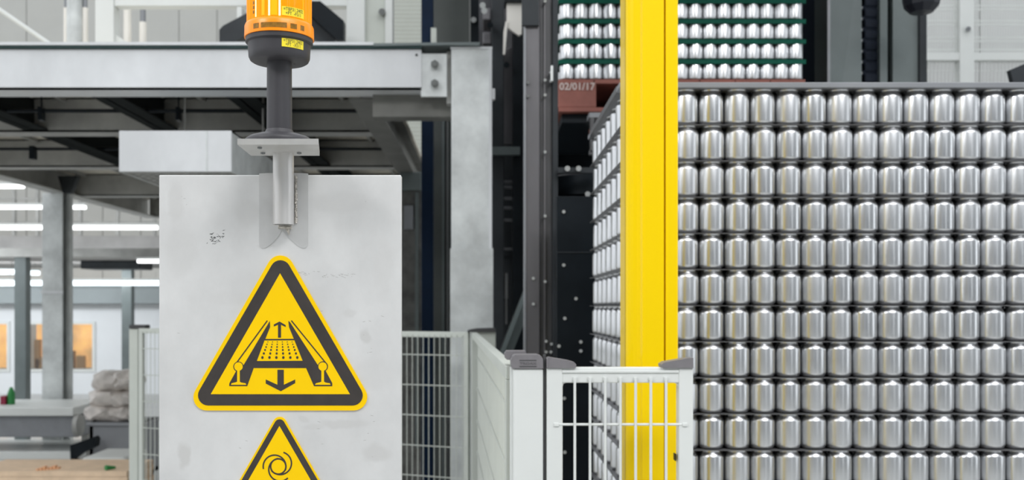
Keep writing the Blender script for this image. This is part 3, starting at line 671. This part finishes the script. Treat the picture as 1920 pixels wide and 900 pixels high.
# ------------------------------------------------------------------ fence
ZF = EYE-.1203
d = 1.93
t = thing('mesh_gate', (PX(1162, d), d, 0), 'white mesh gate with grey corner caps in front of the yellow post', 'gate')
zr = PZ(718, d)
bxo('stile', PX(1025, d), PX(1055, d), d, d+.03, .05, ZF, 'white', t, .002)
bxo('stile', PX(1273, d), PX(1300, d), d, d+.03, .05, ZF, 'white', t, .002)
bxo('top_rail', PX(1054, d), PX(1274, d), d+.002, d+.028, zr, ZF+.001, 'white', t, .002)
bxo('rail_bead', PX(1054, d), PX(1273, d), d-.001, d+.003, PZ(699, d), PZ(695, d)+.001, 'white', t, .0008)
bxo('bottom_rail', PX(1054, d), PX(1274, d), d+.002, d+.028, .05, .08, 'white', t, .002)
for i in range(7):
    x = PX(1077.5+i*28.45, d); b_ = MB(); b_.cyl((x, d-.0035, .06), (x, d-.0035, PZ(709, d)), .0027, 10); b_.build('wire', 'white', t, True)
    MB().cyl((x, d-.001, PZ(709, d)-.004), (x, d-.001, PZ(709, d)+.002), .0042, 8).build('weld_spot', 'white', t)
y = 796
while y < 2100:
    MB().cyl((PX(1041, d), d+.0015, PZ(y, d)), (PX(1286, d), d+.0015, PZ(y, d)), .0026, 10).build('cross_wire', 'white', t, True)
    for x in (1043, 1284): bxo('wire_end', PX(x-5, d), PX(x+5, d), d-.003, d+.001, PZ(y, d)-.0035, PZ(y, d)+.0035, 'white', t, .001)
    y += 142
for pts in (((1055, 718), (1062, 718), (1057, 720), (1055, 726)), ((1273, 718), (1264, 718), (1270, 720), (1273, 726))):
    MB().poly([(PX(a, d), PZ(c, d)) for a, c in pts], d+.006, d+.012).build('corner_fillet', 'white', t)
MB().poly([(PX(a, d), PZ(c, d)) for a, c in ((1025, 690), (1025, 672), (1029, 670), (1065, 676), (1077, 679.5), (1080, 683), (1080, 689), (1076, 690))], d-.004, d+.034).build('corner_cap', 'cap', t)
bxo('cap_rib', PX(1024.4, d), PX(1028, d), d-.0055, d+.0355, PZ(690, d), PZ(671.5, d), 'cap', t, .001)
MB().poly([(PX(a, d), PZ(c, d)) for a, c in ((1299.5, 690), (1299.5, 671), (1290, 671.5), (1246, 679), (1240, 683), (1240, 688), (1243, 690))], d-.004, d+.034).build('corner_cap', 'cap', t)
bxo('foot', PX(1285, d)-.01, PX(1285, d)+.01, d+.005, d+.025, 0, .05, 'galvd', t)
bxo('catch_plate', PX(1268, d), PX(1270, d), d+.012, d+.03, PZ(866, d), PZ(853, d), 'dark', t)

t = thing('fence_post', (PX(990, d), d+.03, 0), 'wide white fence post with grey cap left of the gate', 'post')
bxo('shaft', PX(962, d), PX(1018.5, d), d, d+.06, 0, PZ(691, d), 'white', t, .004)
bxo('shaft_side', PX(957, d), PX(963, d), d+.01, d+.06, 0, PZ(691, d), 'white', t, .001)
bxo('base_plate', PX(962, d)-.03, PX(1018, d)+.02, d-.03, d+.09, 0, .01, 'galvd', t)
c_ = MB(); c_.poly([(PX(a, d), PZ(c, d)) for a, c in ((960, 691), (958, 686), (958, 676), (962, 668), (966, 665.5), (1008, 665.5), (1015, 668), (1018, 673), (1018.5, 691))], d-.003, d+.063)
cp = c_.build('post_cap', 'cap', t)
MB().poly([(PX(a, d+.1), PZ(c, d+.1)) for a, c in ((946, 669), (945, 663), (949, 657), (984, 657), (988, 666), (988, 673), (950, 673))], d+.064, d+.12).build('rear_cap', 'cap', t)
me = text_mesh('TROAX', .0135, .0004)
b_ = MB(); b_.bm.from_mesh(me); o = b_.build('embossed_lettering', mat('cap_lettering', (.12, .115, .12), .5), t); o.matrix_parent_inverse = Matrix.Identity(4)
o.location = P(990, 681.5, d)-Vector(t.location)-Vector((0, .0034, 0)); o.rotation_euler = (PI/2, 0, 0); o.scale = (.72, .5, 1)
for y in (675.5, 687): bxo('cap_line', PX(974, d), PX(1006, d), d-.0036, d-.003, PZ(y+.8, d), PZ(y-.8, d), 'rubber', t)
tag(bxo('gate_seal', PX(1019.5, d), PX(1024, d), d+.008, d+.028, 0, PZ(666, d), 'rubber'), 'dark vertical sealing strip between white post and gate', 'seal')

def mesh_panel(name, A, B, label, left_cap=None, zt_=ZF, zbm=.1, pitch=.03, hp=.15, wr=.002):
    """fence panel from A to B (x, y)"""
    A, B = Vector((A[0], A[1], 0)), Vector((B[0], B[1], 0)); L_ = (B-A).length; ang = math.atan2(B.y-A.y, B.x-A.x)
    R = Matrix.Translation(A) @ Matrix.Rotation(ang, 4, 'Z')
    t = thing(name, (A+B)/2, label, 'fence')
    def bb(nm, *a, bev=.002): return MB().box(*a, bev, R).build(nm, 'whited', t)
    bb('top_rail', 0, L_, -.01, .015, zt_-.028, zt_); bb('bottom_rail', 0, L_, -.01, .015, zbm, zbm+.03)
    bb('stile', 0, .025, -.01, .015, zbm+.03, zt_-.028); bb('stile', L_-.025, L_, -.01, .015, zbm+.03, zt_-.028)
    v_, h_ = MB(), MB(); n = int(L_/pitch)
    for i in range(1, n):
        x = i*L_/n; p = R @ Vector((x, -.013, 0)); v_.cyl((p.x, p.y, zbm+.005), (p.x, p.y, zt_-.015), wr, 6)
    v_.build('vertical_wire', 'whited', t)['kind'] = 'stuff'
    z = zt_-.115
    while z > zbm+.05:
        p, q = R @ Vector((.01, -.0095, z)), R @ Vector((L_-.01, -.0095, z)); h_ = MB().cyl(p, q, .0025, 6).build('cross_wire', 'whited', t); z -= hp
    return t
mesh_panel('side_fence_panel', (.0545, 2.0), (-.055, 4.66), 'pale side fence panel running back from the wide white post')
xr, yr = -.085, 4.75; xl, yl = PX(262, 5.57), 5.57
xm, ym = xr+(xl-xr)*.5, yr+(yl-yr)*.5
u = Vector((xl-xr, yl-yr, 0)).normalized()
mesh_panel('rear_fence_panel', (xm-u.x*-.03, ym+u.y*-.03), (xr, yr), 'rear mesh fence panel between the sign board and fence corner')
mesh_panel('rear_fence_panel', (xl, yl), (xm+u.x*.03, ym+u.y*.03), 'rear mesh fence panel left of the sign board')
t = thing('corner_fence_post', (-.02, 4.78, 0), 'ivory rear corner fence post with dark cap', 'post')
bxo('shaft', -.075, .045, 4.74, 4.80, 0, ZF, 'whited', t, .003)
MB().poly([(PX(a, 4.72), PZ(c, 4.72)) for a, c in ((876, 622.5), (877, 619), (893, 616), (927, 615), (930, 619), (930, 622.5))], 4.72, 4.82).build('post_cap', 'rubber', t)
t = thing('left_fence_post', (PX(253, 5.6), 5.6, 0), 'ivory fence post with black cap left of the sign board', 'post')
bxo('shaft', PX(243, 5.6), PX(260, 5.6), 5.59, 5.65, 0, PZ(616, 5.6), 'whited', t, .003)
bxo('post_cap', PX(244, 5.6), PX(275, 5.6), 5.58, 5.66, PZ(616, 5.6), PZ(609, 5.6), 'rubber', t, .004)
t = thing('middle_fence_post', (xm, ym, 0), 'fence post hidden behind the sign board between rear panels', 'post')
bxo('shaft', xm-.025, xm+.025, ym+.02, ym+.07, 0, ZF, 'whited', t, .003)

# ------------------------------------------------------------------ sign board
DB = 1.118; ks = DB/FPX
def S(x, y): return (PX(x, DB), PZ(y, DB))
bx0, bx1, btz = PX(298, DB), PX(752, DB), PZ(328, DB)
t = thing('sign_board', ((bx0+bx1)/2, DB+.01, 0), 'upright dull steel sheet post carrying the yellow warning signs', 'board')
b_ = MB(); b_.box(bx0, bx1, DB, DB+.003, .01, btz, .0012); b_.build('front_sheet', 'board', t)
b_ = MB(); b_.box(bx0, bx0+.003, DB+.003, DB+.03, .01, btz-.001).box(bx1-.003, bx1, DB+.003, DB+.012, .01, btz-.001).box(bx0+.003, bx1-.003, DB+.003, DB+.03, btz-.004, btz-.001)
b_.build('return_edge', 'board', t)
bxo('base_plate', bx0-.03, bx1+.03, DB-.08, DB+.12, 0, .01, 'board', t)
# cluster of dark scratches left of the tube, and a few faint ones
b_ = MB(); rr = random.Random(3)
for i in range(46):
    x, y = rr.gauss(403, 8), 0; y = 447-(x-403)*.35+rr.gauss(0, 5)
    a = rr.uniform(-.9, .3); l = rr.uniform(.6, 3.5); w_ = rr.uniform(.3, 1.2)
    p = [(x-l*math.cos(a), y-l*math.sin(a)), (x, y-w_), (x+l*math.cos(a), y+l*math.sin(a)), (x+.3, y+w_)]
    b_.poly([S(*q) for q in p], DB-.00005*(1+i*.02), DB+.0001)
b_.build('scratch_marks', mat('dark_scratches', (.12, .12, .12), .6), t)
b_ = MB()
for i in range(60):
    if i < 34: x = rr.uniform(560, 668); y = 517+rr.gauss(0, 2.0)+(560 < x < 600)*-6
    else: x = rr.choice((700, 690, 340, 600, 455))+rr.gauss(0, 9); y = rr.choice((640, 600, 380, 830, 800))+rr.gauss(0, 14)
    l = rr.uniform(1, 5); a = rr.uniform(-.3, .5)
    b_.poly([S(x-l, y-l*a), S(x, y-.4), S(x+l, y+l*a), S(x, y+.4)], DB-.00005, DB+.0001)
b_.build('fine_scratches', mat('grey_scratches', (.36, .35, .34), .6), t)
# finger smudges: greasy stains with a shape of their own, in the sheet's colour
bm0 = M['board'].node_tree; N, L = bm0.nodes, bm0.links
bs = N['Principled BSDF']; src = bs.inputs['Base Color'].links[0].from_socket
geo = N.new('ShaderNodeTexCoord'); nz = N.new('ShaderNodeTexNoise'); nz.inputs['Scale'].default_value = 60; nz.inputs['Detail'].default_value = 3
L.new(geo.outputs['Object'], nz.inputs['Vector'])
mx = N.new('ShaderNodeMix'); mx.data_type = 'VECTOR'; mx.inputs['Factor'].default_value = .012
L.new(geo.outputs['Object'], mx.inputs[4]); L.new(nz.outputs['Color'], mx.inputs[5])
tot = None
for (x, y, l, w_, g_) in ((655, 585, 13, 8, .5), (685, 632, 10, 16, .8), (645, 795, 46, 10, .7), (590, 800, 22, 6, .5), (570, 786, 14, 6, .6), (705, 850, 26, 18, .7), (500, 462, 18, 4, .6), (345, 855, 12, 26, .9),
        (340, 470, 30, 50, .35), (640, 380, 60, 20, .35), (465, 400, 26, 26, .5), (700, 700, 40, 30, .3), (330, 380, 14, 40, .5), (430, 560, 40, 14, .3), (560, 345, 10, 16, .7), (720, 500, 18, 60, .3)):
    X_, Z_ = S(x, y); X_ = X_*.988+.006; Z_ = Z_*.988+.006
    sub = N.new('ShaderNodeVectorMath'); sub.operation = 'SUBTRACT'; L.new(mx.outputs[1], sub.inputs[0]); sub.inputs[1].default_value = (X_, DB*.988+.006, Z_)
    ml = N.new('ShaderNodeVectorMath'); ml.operation = 'MULTIPLY'; L.new(sub.outputs[0], ml.inputs[0]); ml.inputs[1].default_value = (1/(l*ks), 0, 1/(w_*ks))
    ln = N.new('ShaderNodeVectorMath'); ln.operation = 'LENGTH'; L.new(ml.outputs[0], ln.inputs[0])
    rm = N.new('ShaderNodeMapRange'); rm.interpolation_type = 'SMOOTHSTEP'; rm.inputs['From Min'].default_value = .6; rm.inputs['From Max'].default_value = 1.25; rm.inputs['To Min'].default_value = g_; rm.inputs['To Max'].default_value = 0
    L.new(ln.outputs['Value'], rm.inputs[0])
    if tot is None: tot = rm.outputs[0]
    else:
        ad = N.new('ShaderNodeMath'); ad.operation = 'MAXIMUM'; L.new(tot, ad.inputs[0]); L.new(rm.outputs[0], ad.inputs[1]); tot = ad.outputs[0]
mc = N.new('ShaderNodeMix'); mc.data_type = 'RGBA'; L.new(tot, mc.inputs[0]); L.new(src, mc.inputs[6]); mc.inputs[7].default_value = (.58, .575, .565, 1); L.new(mc.outputs[2], bs.inputs['Base Color'])

# rounded triangle helper in px
def rtri(cx_, top, w_, h_, r):
    cs = [(cx_, top+r), (cx_+w_/2-r, top+h_-r), (cx_-w_/2+r, top+h_-r)]
    pts = []
    for (c, a0) in zip(cs, (-150, -30, 90)):
        for i in range(9): a = math.radians(a0+i*15); pts.append((c[0]+r*math.cos(a), c[1]+r*math.sin(a)))
    return pts
def disc(cx_, cy_, r, rz=None, n=24): rz = rz or r; return [(cx_+r*math.cos(i/n*2*PI), cy_+rz*math.sin(i/n*2*PI)) for i in range(n)]
def layer(name, polys, k, m_, parent, f=lambda x, y: (x, y), thick=.0001):
    b_ = MB(); y1 = DB-.0015-k*.0002
    for i, p in enumerate(polys): b_.poly([S(*f(*q)) for q in p], y1-thick-i*2e-6, DB-.0014 if k == 0 else y1)
    return b_.build(name, m_, parent)
def A(x, y): return (420+x/5.627, 590+y/5.627)
def line(p, q, w_):
    dx, dy = q[0]-p[0], q[1]-p[1]; L_ = math.hypot(dx, dy); nx, ny = -dy/L_*w_/2, dx/L_*w_/2
    return [(p[0]+nx, p[1]+ny), (q[0]+nx, q[1]+ny), (q[0]-nx, q[1]-ny), (p[0]-nx, p[1]-ny)]
t = thing('warning_sign', (PX(526, DB), DB-.001, PZ(620, DB)), 'large yellow triangular warning sign with black conveyor pictogram on the steel board', 'sign')
b_ = MB(); b_.poly([S(*q) for q in rtri(526, 479, 325.5, 290.5, 25)], DB-.0015, DB); b_.build('plate', 'signy', t)
layer('black_border', [rtri(526.3, 488, 308.5, 272, 19)], 1, 'signk', t)
layer('yellow_field', [[(525.8, 512.5), (656.6, 738.8), (396, 738.8)]], 2, 'signy', t)
bk = [[(488, 65), (491, 130), (443, 250), (432, 270), (350, 490), (318, 562), (250, 752), (60, 752), (62, 722), (135, 590), (215, 525)],
      [(683, 65), (700, 78), (990, 525), (1075, 590), (1145, 720), (1145, 753), (953, 753), (870, 562), (835, 487), (690, 130)],
      [(340, 488), (840, 485), (875, 562), (312, 562)], [(432, 256), (745, 254), (750, 269), (428, 271)],
      line((462, 62), (128, 520), 13), line((714, 62), (1078, 510), 13), disc(157, 547, 54), disc(1047, 545, 54),
      [(574, 85), (606, 85), (606, 242), (574, 242)], [(590, 72), (655, 110), (655, 130), (590, 98), (530, 125), (530, 103)],
      [(568, 580), (635, 580), (635, 738), (755, 682), (755, 720), (603, 806), (445, 725), (445, 682), (568, 738)]]
tops = [467, 516, 567, 619, 671, 722]; bots = [410, 484, 557, 630, 704, 777]
for y, r in zip((287, 312, 340, 371, 408, 451), (5, 6.5, 8, 9.5, 11, 13)):
    f = (y-287)/(451-287)
    for a, c in zip(tops, bots): bk.append(disc(a+(c-a)*f, y, r, r*1.15, 12))
layer('pictogram', bk, 3, 'signk', t, A)
yl_ = []
for x in (158, 1045): yl_ += [disc(x, 546, 45), [(x-14, 575), (x+14, 575), (x+14, 705), (x+30, 715), (x+75, 722), (x+83, 738), (x-80, 738), (x-72, 722), (x-30, 712), (x-14, 705)]]
layer('rail_symbols', yl_, 4, 'signy', t, A)

t = thing('small_warning_sign', (PX(524.7, DB), DB-.001, PZ(850, DB)), 'small yellow triangular warning sign with swirl symbol below the large one', 'sign')
sc = .505
def B2(x, y): return (524.7+(x-526)*sc, 781.3+(y-479)*sc)
b_ = MB(); b_.poly([S(*B2(*q)) for q in rtri(526, 479, 325.5, 290.5, 25)], DB-.0015, DB); b_.build('plate', 'signy', t)
layer('black_border', [rtri(526.3, 488, 308.5, 272, 19)], 1, 'signk', t, B2)
layer('yellow_field', [[(525.8, 512.5), (656.6, 738.8), (396, 738.8)]], 2, 'signy', t, B2)
def Cc(x, y): return (430+x/6.92, 770+y/6.92)
def arc(cx_, cy_, r, a0, a1, w_, n=40):
    o_ = [(cx_+(r+w_/2)*math.cos(a0+(a1-a0)*i/n), cy_+(r+w_/2)*math.sin(a0+(a1-a0)*i/n)) for i in range(n+1)]
    i_ = [(cx_+(r-w_/2)*math.cos(a0+(a1-a0)*i/n), cy_+(r-w_/2)*math.sin(a0+(a1-a0)*i/n)) for i in range(n+1)]
    return o_+i_[::-1]
sw = [arc(640, 720, 99, 0, PI, 20), arc(640, 720, 99, PI, 2*PI, 20)]
for q in (0, 2*PI/3, 4*PI/3):
    ca, sa = math.cos(q), math.sin(q); ox, oy = -48*ca, -48*sa
    a0 = math.radians(167)+q; sw.append(arc(640+ox, 720+oy, 147, a0, a0+math.radians(212), 19))
layer('swirl_symbol', sw, 3, 'signk', t, Cc)

# ------------------------------------------------------------------ beacon bracket
t = thing('beacon_bracket', (PX(521.5, 1.1), 1.1, EYE+.093), 'steel bracket plate and short tube welded to the sign board', 'bracket')
NLx, NRx = (445-CX)/1760, (597-CX)/1760; zt2, zb2 = EYE+.1796, EYE+.1733
MB().poly([(NLx, 1.04), (NRx, 1.04), ((600-CX)/1634, 1.117), ((472-CX)/1634, 1.117)], zb2, zt2, 'z').build('plate', 'plate', t)
tx, ty = (521.5-CX)/1694*.997, 1.105
b_ = MB(); b_.lathe([(.0117, EYE+.094-EYE), (.0117, .0)], 4); 
b_ = MB(); b_.lathe([(.0102, .0935), (.0117, .0935), (.0117, .1733), (.0102, .1733), (.0102, .0935)], 40, (tx, ty, EYE)); b_.build('tube', 'tube', t, True)
MB().cyl((tx, ty, EYE+.096), (tx, ty, EYE+.098), .0103, 24).build('tube_plug', 'boltd', t)
for x, y in ((487, 276), (493, 286), (561, 286)):
    dd_ = zb2-EYE; dpt = dd_*FPX/(HY-y); MB().cyl((PX(x, dpt), dpt, zb2+.001), (PX(x, dpt), dpt, zb2-.0016), .0026, 12).cyl((PX(x, dpt), dpt, zb2-.0016), (PX(x, dpt), dpt, zb2-.002), .0012, 6).build('screw', 'boltd', t)
b_ = MB(); rr = random.Random(5)
for i in range(34):
    z = EYE+.096+i*.0017*1.0
    if z > btz-.002: break
    b_.cyl((tx+.0117+rr.uniform(-.0004, .0008), DB-.0013, z), (tx+.0117, DB-.0011, z+.0016), .0012+rr.uniform(0, .0008), 7)
b_.build('weld_bead', 'weld', t)
b_ = MB(); b_.cyl((tx-.008, DB-.002, EYE+.092), (tx+.007, DB-.002, EYE+.0915), .0022, 8).cyl((tx+.002, DB-.0015, EYE+.0915), (tx+.004, DB-.0005, EYE+.083), .003, 8, .0006)
b_.build('weld_drip', 'weld', t)
tube_shadow = [(486, 325.5), (500, 324.6), (532, 324), (565, 324.6), (578, 325.5), (578, 455), (577, 461), (573, 465), (566, 465), (556, 459), (545, 449), (536, 440), (529, 431),
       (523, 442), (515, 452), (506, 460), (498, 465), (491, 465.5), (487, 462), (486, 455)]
MB().poly([S(*q) for q in tube_shadow], DB-.0006, DB+.0001).build('tube_shadow_sheet', mat('tube_shadow_grey', (.60, .60, .595), .45, .15, .12, 14, .02, 60), t)  # the tube's two cast shadows, drawn as a thin darker sheet
# disc shaped collar that peeks over the board's top edge
MB().lathe([(0, -.002), (.029, -.002), (.029, .0012), (.024, .002), (0, .002)], 40, (PX(531, DB), DB+.032, btz)).build('top_saddle', 'plate', t, True)

# ------------------------------------------------------------------ beacon
bxc, byc = (524-CX)/1694, 1.08
t = thing('beacon_light', (bxc, byc, zt2), 'amber beacon lamp on a black stem above the sign board', 'beacon')
c0 = (bxc, byc, EYE)
MB().lathe([(0, .1797), (.0372, .1797), (.0374, .1830), (.0366, .1850), (.032, .1880), (.024, .1905), (.0165, .1920), (.0145, .1960)], 64, c0).build('foot', 'plastic', t, True)
MB().lathe([(.0142, .190), (.0139, .198), (.0136, .262), (.0136, .2715)], 48, c0).build('stem', 'plastic', t, True)
MB().lathe([(.0, .2705), (.020, .2705), (.0295, .2707), (.0318, .2722), (.0333, .2755), (.0335, .279), (.0342, .2900), (.0366, .2912), (.0366, .2960), (0, .2960)], 80, c0).build('socket', 'plastic', t, True)
MB().cyl((bxc+.0155, byc+.006, EYE+.2710), (bxc+.0155, byc+.006, EYE+.2703), .0012, 10).build('drain_hole', 'ink', t)
MB().lathe([(.0345, .2960), (.0378, .2961), (.0378, .2980), (.0376, .3085), (.0366, .3108), (.0352, .3116), (.0352, .2965)], 80, c0).build('lens_rim', 'amberr', t, True)
# ribbed amber lens
b_ = MB(); n = 240; prof_z = (.311, .400)
for k, z in enumerate(prof_z): pass
rings = []
for z in (.311, .335, .36, .398):
    rings.append([b_.bm.verts.new((bxc+(.0350+(.00032 if i % 2 else 0))*math.cos(i/n*2*PI), byc+(.0350+(.00032 if i % 2 else 0))*math.sin(i/n*2*PI), EYE+z)) for i in range(n)])
for a_, c_ in zip(rings, rings[1:]):
    for i in range(n): b_.bm.faces.new((a_[i], a_[(i+1) % n], c_[(i+1) % n], c_[i]))
b_.build('lens', 'amber', t)
MB().lathe([(.0353, .398), (.036, .400), (.036, .412), (.033, .416), (0, .417)], 64, c0).build('top_cap', 'plastic', t, True)
def wrap_patch(a0, a1, z0, z1, r, n=12, z_skew=0.):
    b_ = MB(); q = []
    for i in range(n+1):
        a = a0+(a1-a0)*i/n
        q.append((b_.bm.verts.new((bxc+r*math.sin(a), byc-r*math.cos(a), EYE+z0)), b_.bm.verts.new((bxc+r*math.sin(a), byc-r*math.cos(a), EYE+z1)),
                  b_.bm.verts.new((bxc+(r-.0004)*math.sin(a), byc-(r-.0004)*math.cos(a), EYE+z0)), b_.bm.verts.new((bxc+(r-.0004)*math.sin(a), byc-(r-.0004)*math.cos(a), EYE+z1))))
    for u_, v_ in zip(q, q[1:]):
        b_.bm.faces.new((u_[0], v_[0], v_[1], u_[1])); b_.bm.faces.new((u_[2], u_[3], v_[3], v_[2])); b_.bm.faces.new((u_[1], v_[1], v_[3], u_[3])); b_.bm.faces.new((u_[0], u_[2], v_[2], v_[0]))
    for e in (q[0], q[-1]): b_.bm.faces.new((e[0], e[1], e[3], e[2]))
    return b_
# lens highlights, painted as thin glowing strips on its surface
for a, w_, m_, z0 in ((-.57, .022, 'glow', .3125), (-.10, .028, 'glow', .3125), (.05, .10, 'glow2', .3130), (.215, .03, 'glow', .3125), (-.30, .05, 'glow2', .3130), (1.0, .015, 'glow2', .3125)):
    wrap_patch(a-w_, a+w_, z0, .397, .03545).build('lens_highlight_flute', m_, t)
for z in (.3165, .3215, .3265, .3315, .3365): wrap_patch(-.70, -.64, z, z+.0034, .0355).build('lens_notch', 'ringwin', t)
# windows in the rim
for a0, a1 in ((-.60, -.40), (-.33, .42), (.52, .72), (.84, .98)): wrap_patch(a0, a1, .2992, .3048, .0380).build('rim_window', 'ringwin', t)
def sticker(r, z0, z1, a0, a1, l1, l2):
    s = wrap_patch(a0, a1, z0, z1, r).build('sticker', 'stick', t); am = (a0+a1)/2; W_ = (a1-a0)*r; hh = z1-z0
    for txt, zz in ((l1, z0+hh*.72), (l2, z0+hh*.28)):
        me = text_mesh(txt, .0052)
        xs = [v.co.x for v in me.vertices]; k = min(1.0, W_*.86/(max(xs)-min(xs))) if txt == l1 else .86*W_*.78/(max(xs)-min(xs))
        b_ = MB(); b_.bm.from_mesh(me)
        for v in b_.bm.verts:
            a = am+v.co.x*k/r; zz2 = zz+v.co.y; v.co = Vector((bxc+(r+.00015)*math.sin(a), byc-(r+.00015)*math.cos(a), EYE+zz2))
        o = b_.build('printed_text', 'ink', s); o.parent = s; o.matrix_parent_inverse = Matrix.Translation(-Vector(t.location)) if False else s.matrix_basis.inverted() @ Matrix.Identity(4)
        o.matrix_parent_inverse = (Matrix.Translation(Vector(t.location)) @ s.matrix_parent_inverse).inverted()
sticker(.0342, .2800, .2892, .28, 1.05, '=TBP31.2402', '+PT  -X511')
sticker(.0358, .3130, .3228, .28, 1.02, '=TBP31.2402', '+PT  -F511')
